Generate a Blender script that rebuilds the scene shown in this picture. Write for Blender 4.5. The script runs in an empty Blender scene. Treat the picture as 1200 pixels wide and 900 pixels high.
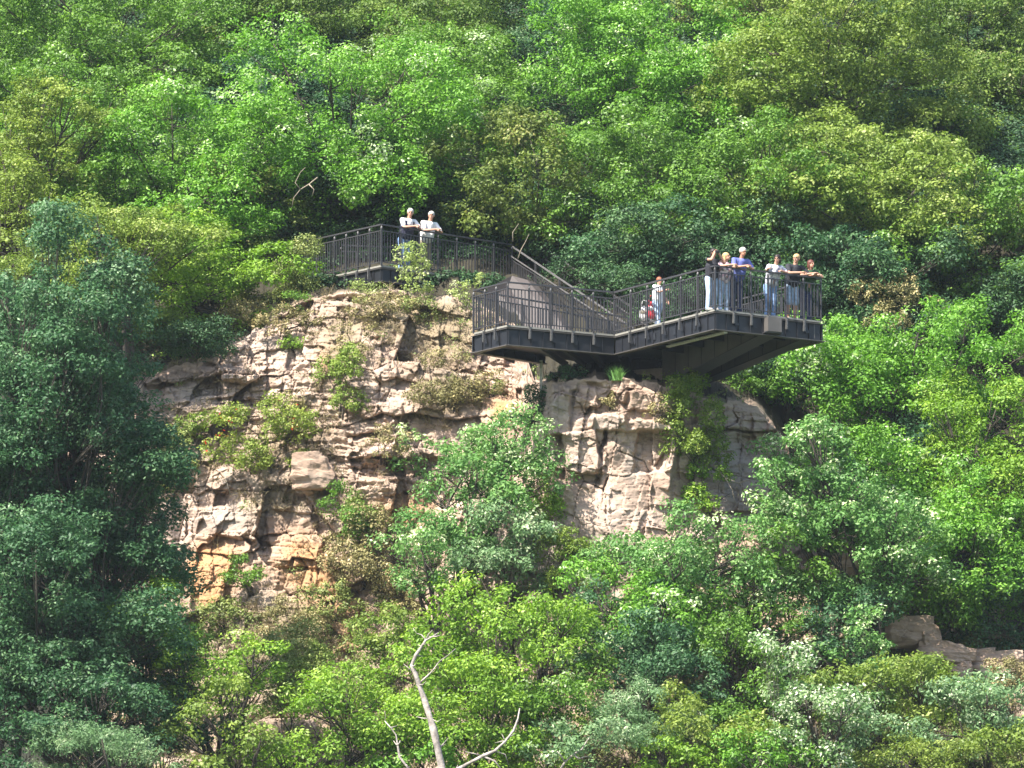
import bpy, bmesh, math, random
import numpy as np
from mathutils import Vector, Matrix, Quaternion
from mathutils.bvhtree import BVHTree

# ------------------------------------------------------------------ camera, sky, sun, exposure
scene = bpy.context.scene
col = scene.collection
R = math.radians
W0, H0 = 1200.0, 900.0            # photograph's pixel frame
F = 8000.0                        # focal length in those pixels
CAM = Vector((0.0, 0.0, 2.0))
ELEV = R(9.085)
cam_d = bpy.data.cameras.new('camera')
cam = bpy.data.objects.new('camera', cam_d); col.objects.link(cam)
cam.location = CAM
cam.rotation_euler = (math.pi/2 + ELEV, 0, 0)
cam_d.sensor_fit = 'HORIZONTAL'
cam_d.angle = 2*math.atan(W0/2/F)
cam_d.clip_start = 1.0; cam_d.clip_end = 9000
scene.camera = cam

SUN_DIR = Vector((-0.44, -0.47, 0.78)).normalized()      # towards the sun
world = bpy.data.worlds.new("World"); scene.world = world
world.use_nodes = True
wn = world.node_tree; wn.nodes.clear()
sky = wn.nodes.new('ShaderNodeTexSky'); sky.sky_type = 'NISHITA'; sky.sun_disc = False
sky.sun_elevation = math.asin(SUN_DIR.z)
sky.sun_rotation = math.atan2(SUN_DIR.x, SUN_DIR.y)
sky.air_density = 1.0; sky.dust_density = 1.5; sky.ozone_density = 1.5
bg = wn.nodes.new('ShaderNodeBackground'); bg.inputs['Strength'].default_value = 0.115
wo = wn.nodes.new('ShaderNodeOutputWorld')
wn.links.new(sky.outputs[0], bg.inputs[0]); wn.links.new(bg.outputs[0], wo.inputs[0])
sl = bpy.data.lights.new('sun', 'SUN'); sl.energy = 5.0; sl.angle = R(0.53); sl.color = (1.0, 0.95, 0.86)
so = bpy.data.objects.new('sun', sl); col.objects.link(so)
so.location = (-60, 60, 140)
so.rotation_euler = SUN_DIR.to_track_quat('Z', 'Y').to_euler()
scene.view_settings.view_transform = 'Standard'
scene.view_settings.look = 'None'
scene.view_settings.gamma = 1.0
scene.view_settings.use_curve_mapping = False
scene.view_settings.exposure = 1.6
scene.cycles.max_bounces = 6
scene.cycles.diffuse_bounces = 3
scene.cycles.transparent_max_bounces = 4
scene.cycles.use_denoising = True

# ------------------------------------------------------------------ helpers
S = 40.0                                                  # pixels per metre at 200 m
ce, se = math.cos(ELEV), math.sin(ELEV)
def ray(px, py):
    a, b = (px-W0/2)/F, -(py-H0/2)/F
    return Vector((a, ce - b*se, se + b*ce))
def P(px, py, Y):                                         # point seen at px,py at distance Y
    r = ray(px, py); return CAM + r*(Y/r.y)
def Pz(px, py, z):                                        # point seen at px,py on the level z
    r = ray(px, py); return CAM + r*((z-CAM.z)/r.z)

def tag(o, label=None, cat=None, group=None, kind=None):
    if label: o['label'] = label
    if cat: o['category'] = cat
    if group: o['group'] = group
    if kind: o['kind'] = kind
    return o
def empty(name, loc, rz=0):
    o = bpy.data.objects.new(name, None); col.objects.link(o)
    o.location = loc; o.rotation_euler = (0, 0, rz); o.empty_display_size = .2
    return o
def link(name, me, mat, parent=None):
    o = bpy.data.objects.new(name, me); col.objects.link(o)
    for m in (mat if isinstance(mat, (list, tuple)) else [mat]):
        me.materials.append(m)
    if parent is not None:
        o.parent = parent
        o.matrix_parent_inverse = wmat(parent).inverted()   # geometry is given in world space
    return o
def wmat(q):
    return q.matrix_basis.copy() if q.parent is None else wmat(q.parent) @ q.matrix_parent_inverse @ q.matrix_basis

class MB:
    def __init__(s): s.v = []; s.f = []
    def add(s, vs, fs):
        n = len(s.v); s.v += [tuple(v) for v in vs]; s.f += [tuple(i+n for i in f) for f in fs]
    def box8(s, c):                                       # 4 bottom then 4 top corners
        s.add(c, [(0,3,2,1),(4,5,6,7),(0,1,5,4),(1,2,6,5),(2,3,7,6),(3,0,4,7)])
    def bar(s, a, b, w, h, up=Vector((0,0,1))):
        a, b = Vector(a), Vector(b); d = (b-a).normalized()
        sd = d.cross(up)
        if sd.length < 1e-4: sd = Vector((1,0,0))
        sd.normalize(); u = sd.cross(d).normalized()
        c = []
        for p in (a, b):
            for i, j in ((-1,-1),(1,-1),(1,1),(-1,1)): c.append(p + sd*(w/2*i) + u*(h/2*j))
        s.add(c, [(3,2,1,0),(4,5,6,7),(0,1,5,4),(1,2,6,5),(2,3,7,6),(3,0,4,7)])
    def prism(s, pts, dz):                                # polygon (world pts) extruded downwards by dz
        n = len(pts); lo = [Vector(p)-Vector((0,0,dz)) for p in pts]
        fs = [tuple(range(n)), tuple(range(2*n-1, n-1, -1))]
        fs += [(i, n+i, n+(i+1)%n, (i+1)%n) for i in range(n)]
        s.add([Vector(p) for p in pts]+lo, fs)
    def slab(s, pts, n):                                  # polygon extruded along vector n
        k = len(pts); n = Vector(n)
        s.add([Vector(p) for p in pts]+[Vector(p)+n for p in pts],
              [tuple(range(k)), tuple(range(2*k-1, k-1, -1))]+[(i, k+i, k+(i+1)%k, (i+1)%k) for i in range(k)])
    def tube(s, pts, rad, n=6, cap=True):
        pts = [Vector(p) for p in pts]; rings = []
        ref = Vector((0.31, 0.87, 0.22))
        base = len(s.v)
        for i, p in enumerate(pts):
            d = (pts[min(i+1, len(pts)-1)]-pts[max(i-1, 0)])
            if d.length < 1e-6: d = Vector((0,0,1))
            d.normalize(); a = d.cross(ref)
            if a.length < 1e-3: a = d.cross(Vector((1,0,0)))
            a.normalize(); b = d.cross(a)
            r = rad[i] if hasattr(rad, '__len__') else rad
            for k in range(n):
                t = 2*math.pi*k/n; s.v.append(tuple(p + a*(r*math.cos(t)) + b*(r*math.sin(t))))
        for i in range(len(pts)-1):
            for k in range(n):
                k2 = (k+1) % n
                s.f.append((base+i*n+k, base+i*n+k2, base+(i+1)*n+k2, base+(i+1)*n+k))
        if cap:
            s.f.append(tuple(base+k for k in reversed(range(n))))
            s.f.append(tuple(base+(len(pts)-1)*n+k for k in range(n)))
    def ball(s, c, r, n=8, m=6, sc=(1,1,1)):
        c = Vector(c); b = len(s.v)
        for i in range(m+1):
            th = math.pi*i/m
            for k in range(n):
                ph = 2*math.pi*k/n
                s.v.append((c.x+sc[0]*r*math.sin(th)*math.cos(ph), c.y+sc[1]*r*math.sin(th)*math.sin(ph), c.z+sc[2]*r*math.cos(th)))
        for i in range(m):
            for k in range(n):
                k2 = (k+1) % n
                s.f.append((b+i*n+k, b+(i+1)*n+k, b+(i+1)*n+k2, b+i*n+k2))
    def mesh(s, name, smooth=False):
        me = bpy.data.meshes.new(name); me.from_pydata(s.v, [], s.f)
        bm = bmesh.new(); bm.from_mesh(me); bmesh.ops.recalc_face_normals(bm, faces=bm.faces); bm.to_mesh(me); bm.free()
        if smooth: me.shade_smooth()
        return me
    def build(s, name, mat, parent=None, smooth=False):
        return link(name, s.mesh(name, smooth), mat, parent)

def np_mesh(name, verts, quads, smooth=False):
    me = bpy.data.meshes.new(name)
    nv, nq = len(verts), len(quads)
    me.vertices.add(nv); me.vertices.foreach_set('co', np.asarray(verts, np.float32).ravel())
    me.loops.add(nq*4); me.loops.foreach_set('vertex_index', np.asarray(quads, np.int32).ravel())
    me.polygons.add(nq); me.polygons.foreach_set('loop_start', np.arange(nq, dtype=np.int32)*4)
    me.update(calc_edges=True); me.validate()
    if smooth: me.shade_smooth()
    return me

# ------------------------------------------------------------------ materials
def mat_new(name):
    m = bpy.data.materials.new(name); m.use_nodes = True
    return m, m.node_tree.nodes, m.node_tree.links, m.node_tree.nodes['Principled BSDF']
def ramp(nodes, stops):
    r = nodes.new('ShaderNodeValToRGB'); e = r.color_ramp.elements
    while len(e) > 1: e.remove(e[-1])
    e[0].position = stops[0][0]; e[0].color = (*stops[0][1], 1)
    for p, c in stops[1:]:
        q = e.new(p); q.color = (*c, 1)
    return r
def noise(nodes, links, scale, detail=4, rough=.55, vec=None, dist=0):
    n = nodes.new('ShaderNodeTexNoise'); n.inputs['Scale'].default_value = scale
    n.inputs['Detail'].default_value = detail; n.inputs['Roughness'].default_value = rough
    n.inputs['Distortion'].default_value = dist
    if vec is not None: links.new(vec, n.inputs['Vector'])
    return n
def simple(name, c, rough=.6, metal=0, var=.25, scale=6.0, bump=0.0, bscale=40, spec=.5):
    m, n, l, b = mat_new(name)
    tc = n.new('ShaderNodeTexCoord')
    ns = noise(n, l, scale, 5, .6, tc.outputs['Object'])
    lo = tuple(x*(1-var) for x in c); hi = tuple(min(1, x*(1+var)) for x in c)
    r = ramp(n, [(.3, lo), (.7, hi)])
    l.new(ns.outputs['Fac'], r.inputs['Fac']); l.new(r.outputs['Color'], b.inputs['Base Color'])
    b.inputs['Roughness'].default_value = rough; b.inputs['Metallic'].default_value = metal
    b.inputs['Specular IOR Level'].default_value = spec
    if bump:
        nb = noise(n, l, bscale, 4, .6, tc.outputs['Object'])
        bp = n.new('ShaderNodeBump'); bp.inputs['Strength'].default_value = bump; bp.inputs['Distance'].default_value = .02
        l.new(nb.outputs['Fac'], bp.inputs['Height']); l.new(bp.outputs['Normal'], b.inputs['Normal'])
    return m
def mixcol(n, l, fac, a, b):
    m = n.new('ShaderNodeMix'); m.data_type = 'RGBA'
    if hasattr(fac, 'is_linked') or hasattr(fac, 'links'): l.new(fac, m.inputs[0])
    else: m.inputs[0].default_value = fac
    for sock, v in ((m.inputs[6], a), (m.inputs[7], b)):
        if isinstance(v, tuple): sock.default_value = (*v, 1)
        else: l.new(v, sock)
    return m.outputs[2]

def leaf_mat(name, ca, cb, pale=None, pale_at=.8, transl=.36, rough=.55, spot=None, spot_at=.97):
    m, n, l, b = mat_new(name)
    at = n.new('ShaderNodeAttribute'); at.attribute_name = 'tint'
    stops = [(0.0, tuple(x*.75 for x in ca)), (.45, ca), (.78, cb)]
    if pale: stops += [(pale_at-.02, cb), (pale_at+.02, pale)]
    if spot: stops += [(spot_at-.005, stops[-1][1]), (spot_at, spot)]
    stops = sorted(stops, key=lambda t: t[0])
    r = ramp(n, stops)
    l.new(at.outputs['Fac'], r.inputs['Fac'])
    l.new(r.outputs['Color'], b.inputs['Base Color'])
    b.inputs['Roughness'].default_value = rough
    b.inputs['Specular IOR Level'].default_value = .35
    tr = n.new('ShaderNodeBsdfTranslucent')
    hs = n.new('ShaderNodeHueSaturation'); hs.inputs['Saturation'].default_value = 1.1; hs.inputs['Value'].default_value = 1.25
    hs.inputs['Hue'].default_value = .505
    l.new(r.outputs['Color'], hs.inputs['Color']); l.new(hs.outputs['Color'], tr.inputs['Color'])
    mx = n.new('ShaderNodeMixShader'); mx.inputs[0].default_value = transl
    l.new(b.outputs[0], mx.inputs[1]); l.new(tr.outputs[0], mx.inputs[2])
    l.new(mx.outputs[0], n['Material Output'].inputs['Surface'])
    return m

LM = {
 'mid':    leaf_mat('leaf_mid_green', (0.093,0.192,0.025), (0.184,0.320,0.044), (.380,.470,.260), .90),
 'bright': leaf_mat('leaf_bright_green', (0.112,0.256,0.028), (0.230,0.422,0.059), (.480,.560,.330), .86),
 'lime':   leaf_mat('leaf_lime_green', (.145,.265,.026), (.285,.420,.055), (.46,.56,.20), .95),
 'pale':   leaf_mat('leaf_pale_sapling', (.260,.330,.090), (.430,.490,.190), (.66,.68,.42), .85),
 'yellow': leaf_mat('leaf_yellow_green', (.140,.210,.032), (.262,.335,.068), (.40,.44,.16), .94),
 'gold':   leaf_mat('leaf_golden_green', (.145,.205,.030), (.275,.345,.070), (.44,.46,.16), .92),
 'olive':  leaf_mat('leaf_olive', (0.083,0.145,0.024), (0.171,0.240,0.047), (0.334,0.360,0.147), .92),
 'ochre':  leaf_mat('leaf_ochre', (.105,.150,.028), (.205,.250,.055), (.32,.31,.11), .94),
 'dark':   leaf_mat('leaf_dark_green', (.032,.088,.034), (.074,.158,.056), (.18,.28,.13), .93),
 'teal':   leaf_mat('leaf_blue_green', (.046,.116,.045), (.108,.205,.080), (.25,.36,.20), .90),
 'beam':   leaf_mat('leaf_whitebeam', (0.102,0.224,0.054), (0.224,0.371,0.104), (0.706,0.768,0.457), .80),
 'white':  leaf_mat('leaf_pale_blossom', (.110,.210,.060), (.240,.360,.140), (.78,.80,.60), .50),
 'silver': leaf_mat('leaf_silver_willow', (0.129,0.230,0.093), (0.258,0.358,0.174), (0.543,0.614,0.392), .86),
 'hip':    leaf_mat('leaf_rose', (0.174,0.237,0.037), (0.322,0.371,0.079), (0.537,0.512,0.232), .92, spot=(0.604,0.038,0.021), spot_at=.985),
 'dry':    leaf_mat('leaf_dry_brush', (0.183,0.166,0.060), (0.367,0.307,0.141), (0.570,0.435,0.240), .90, transl=.15, rough=.6),
 'broom':  leaf_mat('leaf_broom', (0.146,0.192,0.044), (0.285,0.307,0.091), (0.467,0.410,0.173), .94, transl=.2),
 'painted_shade':  leaf_mat('leaf_shade_green', (.028,.072,.024), (.066,.140,.042), (.12,.20,.08), .94, transl=.22, rough=.6),  # leaf green darkened so the shade of the hollows is painted into the colour
}
M = {}
M['bark'] = simple('bark_brown', (.050,.040,.030), .9, var=.4, scale=8, bump=.8)
M['bark_pale'] = simple('bark_pale', (.30,.26,.21), .85, var=.35, scale=8, bump=.6)
M['deadwood'] = simple('dead_wood', (.29,.25,.22), .85, var=.65, scale=4, bump=1.0, bscale=18)
M['steel'] = simple('rail_paint', (.035,.033,.036), .5, var=.15, scale=3)
M['navy'] = simple('beam_paint', (.0065,.0075,.011), .55, var=.3, scale=2.5)
M['girder'] = simple('girder_paint', (.060,.054,.050), .6, var=.2, scale=1.5)
M['rail_light'] = simple('rail_worn', (.105,.098,.098), .45, var=.2, scale=8)
M['bracket'] = simple('bracket_steel', (.075,.073,.072), .5, metal=.2, var=.6, scale=40)
M['panel'] = simple('girder_panel', (.085,.076,.070), .6, var=.25, scale=1.2)
M['galv'] = simple('galvanised', (.42,.40,.37), .5, metal=.2, var=.35, scale=22)
M['grate'] = simple('deck_grating', (.20,.19,.165), .6, var=.25, scale=30)
M['brown'] = simple('stair_brown', (.052,.041,.038), .65, var=.15, scale=2)
M['concrete'] = simple('concrete', (.24,.19,.165), .9, var=.25, scale=3, bump=.5)
M['bare_bough'] = simple('bare_bough_bark', (.22,.18,.13), .8, var=.3, scale=9, bump=.5)

def rock_material():
    m, n, l, b = mat_new('sandstone')
    tc = n.new('ShaderNodeTexCoord'); o = tc.outputs['Object']
    mp = n.new('ShaderNodeMapping'); l.new(o, mp.inputs['Vector']); mp.inputs['Scale'].default_value = (1,1,2.2)
    v = mp.outputs['Vector']
    n1 = noise(n, l, .55, 5, .6, v, .4); r1 = ramp(n, [(.30,(.255,.180,.138)), (.46,(.335,.245,.190)), (.60,(.375,.287,.232)), (.75,(.300,.242,.202))])
    l.new(n1.outputs['Fac'], r1.inputs['Fac'])
    n2 = noise(n, l, 3.2, 6, .65, v, .3); r2 = ramp(n, [(.35,(.62,.60,.58)), (.5,(.95,.95,.95)), (.66,(1.12,1.10,1.06))])
    l.new(n2.outputs['Fac'], r2.inputs['Fac'])
    mu = n.new('ShaderNodeMix'); mu.data_type='RGBA'; mu.blend_type='MULTIPLY'; mu.inputs[0].default_value=.8
    l.new(r1.outputs['Color'], mu.inputs[6]); l.new(r2.outputs['Color'], mu.inputs[7])
    c = mu.outputs[2]
    for name, colr, sc in (('orange',(.35,.195,.095),1.3), ('grey',(.235,.215,.19),1.6), ('soil',(.20,.155,.10),2.4), ('humus',(.030,.026,.016),1.5)):
        a = n.new('ShaderNodeAttribute'); a.attribute_name = name
        nn = noise(n, l, sc, 5, .65, v)
        ad = n.new('ShaderNodeMath'); ad.operation='MULTIPLY_ADD'; ad.inputs[1].default_value = 1.6; ad.inputs[2].default_value = -.8
        l.new(nn.outputs['Fac'], ad.inputs[0])
        ad2 = n.new('ShaderNodeMath'); ad2.operation='ADD'; l.new(ad.outputs[0], ad2.inputs[0]); l.new(a.outputs['Fac'], ad2.inputs[1])
        gt = n.new('ShaderNodeMath'); gt.operation='MULTIPLY'; gt.use_clamp=True; l.new(ad2.outputs[0], gt.inputs[0]); l.new(a.outputs['Fac'], gt.inputs[1])
        c = mixcol(n, l, gt.outputs[0], c, colr)
    l.new(c, b.inputs['Base Color']); b.inputs['Roughness'].default_value = .92; b.inputs['Specular IOR Level'].default_value=.25
    nb = noise(n, l, 11, 8, .7, v); nb2 = noise(n, l, 40, 5, .7, v)
    ad = n.new('ShaderNodeMath'); ad.operation='MULTIPLY_ADD'; ad.inputs[1].default_value=.3
    l.new(nb2.outputs['Fac'], ad.inputs[0]); l.new(nb.outputs['Fac'], ad.inputs[2])
    bp = n.new('ShaderNodeBump'); bp.inputs['Strength'].default_value=.6; bp.inputs['Distance'].default_value=.03
    l.new(ad.outputs[0], bp.inputs['Height']); l.new(bp.outputs['Normal'], b.inputs['Normal'])
    return m
M['rock'] = rock_material()
def soil_material():
    m, n, l, b = mat_new('forest_soil')
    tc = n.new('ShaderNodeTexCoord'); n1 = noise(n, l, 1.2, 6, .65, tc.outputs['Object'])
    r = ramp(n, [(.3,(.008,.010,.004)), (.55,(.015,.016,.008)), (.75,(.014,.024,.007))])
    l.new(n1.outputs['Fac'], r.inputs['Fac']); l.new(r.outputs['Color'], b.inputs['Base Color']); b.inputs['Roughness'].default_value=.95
    return m
M['soil'] = soil_material()
M['meadow'] = simple('meadow', (.055,.085,.025), .95, var=.4, scale=.05)

# ------------------------------------------------------------------ terrain: valley, hillside, cliff
def hash2(ix, iy, seed):
    h = (ix.astype(np.int64)*374761393 + iy.astype(np.int64)*668265263 + seed*1274126177) & 0xffffffff
    h = ((h ^ (h >> 13)) * 1274126177) & 0xffffffff
    h = ((h ^ (h >> 16)) * 2246822519) & 0xffffffff
    return ((h ^ (h >> 15)) & 0xffffff)/float(0xffffff)
def vnoise(x, y, seed):
    x0 = np.floor(x); y0 = np.floor(y); fx = x-x0; fy = y-y0
    fx = fx*fx*(3-2*fx); fy = fy*fy*(3-2*fy)
    a = hash2(x0, y0, seed); b = hash2(x0+1, y0, seed); c = hash2(x0, y0+1, seed); d = hash2(x0+1, y0+1, seed)
    return (a*(1-fx)+b*fx)*(1-fy)+(c*(1-fx)+d*fx)*fy
def fbm(x, y, seed, o=4):
    s = 0; a = .5
    for i in range(o):
        s = s + a*(vnoise(x*2**i, y*2**i, seed+i*17)-.5); a *= .5
    return s
def facets(u, v, su, sv, seed, tilt):
    """angular broken-rock relief: nearest cell's own offset and slope; also distance to the cell edge"""
    x = u/su; y = v/sv; ix = np.floor(x); iy = np.floor(y)
    best = np.full(u.shape, 1e9); sec = np.full(u.shape, 1e9); val = np.zeros(u.shape)
    for dx in (-1,0,1):
        for dy in (-1,0,1):
            cx = ix+dx; cy = iy+dy
            jx = cx+.15+.7*hash2(cx, cy, seed); jy = cy+.15+.7*hash2(cx, cy, seed+1)
            ex = x-jx; ey = y-jy
            d = np.maximum(np.abs(ex+.25*ey), np.abs(ey-.12*ex))*.75 + .25*np.hypot(ex, ey)
            h = hash2(cx, cy, seed+2)-.5 + (ex*(hash2(cx, cy, seed+3)-.5) + ey*(hash2(cx, cy, seed+4)-.45))*tilt
            nb = d < best
            sec = np.where(nb, best, np.minimum(sec, d)); val = np.where(nb, h, val); best = np.where(nb, d, best)
    return val, sec-best

TC = np.array([60,100,170,250,350,450,560,602,626,648,700,785,800,850,895,960,1050,1150,1260], float)
TR = np.array([330,400,450,500,560,620,700,800,920], float)
TD = np.array([
 [10,9.5,8.5,7.5,6.5,6,4.5,2.5,0],[9,8,6.5,6,5.5,5,4,2,0],[9,7.5,6,5.5,5,4.5,3.5,1.5,-.5],[8.5,6.5,5.4,5,4.2,3.6,2.8,1,-1],
 [7.6,5.8,4.9,4.2,3.4,2.8,2,.5,-1.5],[7.0,5.2,4.4,3.6,2.8,2.2,1.5,0,-2],[6.4,5,4.2,3.4,2.6,2,1,-.5,-2.5],
 [6,4.8,4.1,3.5,2.7,1.9,.8,-.7,-2.7],[3,2.8,2.4,1.9,1.6,1.1,.4,-1,-2.8],[1,.8,.4,.2,.05,-.1,-.4,-1.4,-3],
 [.8,.5,.1,-.05,-.15,-.3,-.7,-1.7,-3],[.8,.6,.2,.05,-.1,-.25,-.7,-1.7,-3],[1.3,1.1,.8,.6,.4,.2,-.4,-1.6,-3],
 [2.5,2.2,1.8,1.5,1.2,.8,0,-1.5,-3],[4.5,4.2,3.6,3.2,2.6,2,.8,-1.2,-3],[8,7,6,5,4,3,1.5,-1,-3],
 [9,8,7,6,5,4,2.5,0,-3],[10,9,8,7,6,5,3.5,1,-2],[11,10,9,8,7,6,4.5,2,-1]], float)
def face_depth(px, py):
    px = np.asarray(px, float); py = np.asarray(py, float)
    i = np.clip(np.searchsorted(TC, px)-1, 0, len(TC)-2); j = np.clip(np.searchsorted(TR, py)-1, 0, len(TR)-2)
    a = np.clip((px-TC[i])/(TC[i+1]-TC[i]), 0, 1); b = np.clip((py-TR[j])/(TR[j+1]-TR[j]), 0, 1)
    return 200 + (TD[i,j]*(1-a)+TD[i+1,j]*a)*(1-b) + (TD[i,j+1]*(1-a)+TD[i+1,j+1]*a)*b
def face_Y(px, py): return float(face_depth(px, py))
TOPX = [60,100,170,230,300,350,400,450,520,560,590,606,626,640,700,785,800,850,895,930,960,1050,1150,1260]
TOPY = [450,452,440,425,388,352,342,340,346,356,372,385,440,447,443,452,458,470,480,540,600,690,740,770]
def top_y(px): return np.interp(px, TOPX, TOPY)

def soft_rect(px, py, x0, y0, x1, y1, s=1.5):
    return (1/(1+np.exp(-(px-x0)/s*2)))*(1/(1+np.exp((px-x1)/s*2)))*(1/(1+np.exp(-(py-y0)/s*2)))*(1/(1+np.exp((py-y1)/s*2)))
def blob(px, py, x, y, rx, ry): return np.exp(-(((px-x)/rx)**2+((py-y)/ry)**2))

NC, NR, NB = 1180, 600, 44
cpx = np.linspace(70, 1250, NC)
tp = top_y(cpx) + 10*fbm(cpx/14, cpx*0+.5, 5, 4) + 6*(hash2(np.floor(cpx/9+.3), np.zeros(NC), 6)-.5)
t = np.linspace(0, 1, NR)[:,None]
gx = np.repeat(cpx[None,:], NR, 0); gy = 925 + (tp[None,:]-925)*t
depth = face_depth(gx, gy)
wx = gx + 5*fbm(gx/26, gy/26, 41, 4); wy = gy + 5*fbm(gx/26, gy/26, 42, 4)
u = wx/S; v = wy/S
massive = np.clip(blob(gx, gy, 712, 540, 105, 95)*1.7, 0, 1)          # big smooth faces of the buttress
thin = np.clip(blob(gx,gy,290,470,90,55)+blob(gx,gy,385,360,60,40)+blob(gx,gy,590,425,40,40)+blob(gx,gy,440,540,60,40)+blob(gx,gy,860,500,40,40)*.6+.15*(vnoise(u*.5,v*.7,77)>.62), 0, 1)*(1-massive)
dip = v + .10*u*np.clip((620-gx)/300, -.3, 1)
f1, e1 = facets(u, dip, 2.3, 1.65, 11, 1.2)
f2, e2 = facets(u+3, dip, .95, .78, 21, 1.5)
f3, e3 = facets(u+7, dip, .42, .15, 31, 1.0)
f4, e4 = facets(u+2, dip, .17, .12, 51, 1.3)
lay = np.floor(dip/.42 + .4*vnoise(u*.25, dip*.4, 61)); led = hash2(lay, lay*0, 62)-.5
f5, e5 = facets(u+11, v, .48, .72, 33, 2.4)
bed = hash2(np.floor(dip/.075+.5*vnoise(u*.5,dip,63)), np.floor(u/.9+3*hash2(np.floor(dip/.075+.5*vnoise(u*.5,dip,63)), lay*0, 64)), 65)-.5
f6, e6 = facets(u+5, v, 1.0, 2.3, 37, .8)
rel = f1*.85*(1-.8*massive) + f2*.42*(1-.7*massive) + f5*.30*(1-.6*massive)*(.35+.65*vnoise(u*.45+9,v*.5,78)) + f6*.42*massive + f3*(.04+.22*thin) + f4*.065*(1-.6*massive) + led*.10*(1-.85*massive) + bed*.15*thin
rel += fbm(u*.6, v*.6, 71, 3)*.6 + fbm(u*5, v*6, 72, 3)*.03
def crack(e, w): return np.exp(-(e/w)**2)
rel += .16*crack(e1, .014)*(1-.8*massive) + .10*crack(e2, .02)*(1-.6*massive) + .06*crack(e5, .03)*(1-.6*massive)*(1-.7*massive) + .06*crack(e3, .05)*thin + .16*crack(e6, .012)*massive
jx = gx + 9*fbm(gx/16, gy/16, 91, 4); jy = gy + 9*fbm(gx/16, gy/16, 92, 4)
FEAT = [ # x0 y0 x1 y1 depth(+ = recess, - = stands out)
 (744,506,782,553,.62),(776,500,790,575,-.30),(736,494,786,507,-.42),(640,511,661,560,.55),(702,503,706,572,.45),
 (661,506,702,556,-.30),(690,484,735,505,-.45),(672,557,701,567,.42),(672,490,694,505,-.25),(697,470,735,486,.22),
 (625,450,668,512,-.18),(733,455,738,480,.3),(640,447,790,452,.1),(706,560,708,600,.2),(680,452,700,478,-.25),(738,447,775,480,-.2),
 (672,478,692,500,.15),(735,478,745,500,.2),(668,455,672,505,.22),
 (168,446,262,468,.75),(232,430,300,447,-.55),(255,478,345,492,-.25),(250,468,330,477,.3),
 (228,592,302,630,-.38),(245,632,316,645,.40),(302,600,312,634,.3),(318,560,372,600,-.3),(316,628,382,665,-.25),(332,664,362,670,.35),
 (412,536,474,560,.85),(430,528,520,537,-.45),(444,560,500,578,-.35),(470,560,476,600,.4),(500,566,520,580,.5),
 (408,470,470,490,-.35),(400,489,450,494,.4),(410,500,452,508,-.3),(408,508,448,514,.45),(434,396,446,402,.4),(432,355,448,368,-.3),(424,372,470,392,.3),
 (345,540,392,578,-.35),(350,578,400,584,.45),(565,450,612,500,-.25),(604,455,611,475,.55),(575,408,634,452,-.2),(592,420,602,432,.4),
 (800,470,840,500,-.2),(838,505,868,515,-.3),(836,600,884,606,.4),(840,606,900,640,.3),(790,480,797,560,.35),(862,510,880,540,.2),
 (372,640,380,690,.4),(352,700,420,760,-.3)]
for i_,(x0,y0,x1,y1,dd) in enumerate(FEAT):
    xm, ym, w_, h_ = (x0+x1)/2, (y0+y1)/2, x1-x0, y1-y0; rg_ = random.Random(i_*13+2)
    s1, s2 = rg_.uniform(-.22,.22), rg_.uniform(-.16,.16)
    a_ = jx + (jy-ym)*s1; b_ = jy + (jx-xm)*s2
    rel += dd*soft_rect(a_, b_, x0, y0, x1, y1, .9)*np.clip(.75+.5*(gx-xm)/w_ - .35*(gy-ym)/h_, .2, 1.4)
fade = np.clip((gy-tp[None,:])/8, .25, 1)
depth = depth + rel*fade
# rays -> world
bb = -(gy-H0/2)/F; aa = (gx-W0/2)/F
ry_ = ce-bb*se; rz_ = se+bb*ce
k = depth/ry_
X = CAM.x+aa*k; Yv = depth; Z = CAM.z+rz_*k
# top cap running back into the hill
YE = 213.5; ZE = 40.6
s = (np.arange(1, NB+1)/NB)[:,None]
zt = Z[-1][None,:]; yt = Yv[-1][None,:]; xt = X[-1][None,:]
ease = s**1.25
cy = yt+(YE-yt)*s; cz = zt+(ZE-zt)*ease + .5*fbm(xt*1.2+s*0, cy*1.2, 81, 4)*np.minimum(1, 4*s*(1-s)*2)
cf,_ = facets(xt+0*s, cy, .9, .7, 301, 1.2); cf2,_ = facets(xt+0*s, cy, .35, .3, 302, 1.2)
cz = cz + (cf*.35+cf2*.14)*np.minimum(1, 5*s)*(1-s)
cx = np.repeat(xt, NB, 0)*(1+0*s)
X = np.vstack([X, cx]); Yv = np.vstack([Yv, cy]); Z = np.vstack([Z, cz])
nr = X.shape[0]
verts = np.stack([X, Yv, Z], -1).reshape(-1, 3)
ii = np.arange(nr-1)[:,None]*NC + np.arange(NC-1)[None,:]
quads = np.stack([ii, ii+1, ii+NC+1, ii+NC], -1).reshape(-1, 4)
cme = np_mesh('cliff', verts, quads, smooth=False)
def attr(me, name, arr):
    a = me.attributes.new(name, 'FLOAT', 'POINT'); a.data.foreach_set('value', np.asarray(arr, np.float32).ravel())
og = sum(blob(gx,gy,*b) for b in [(255,660,35,35),(240,690,25,40),(350,655,40,40),(385,700,35,50),(400,740,40,40),(383,425,14,25),(590,480,30,25),(470,600,50,30),(880,640,25,30),(1160,760,10,10),(1160,780,30,15)])
gr = sum(blob(gx,gy,*b) for b in [(655,480,28,32),(850,540,45,80),(620,660,40,60),(265,610,45,18),(370,555,28,22),(230,460,50,20),(740,545,14,30),(700,660,50,50)])*.8
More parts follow.
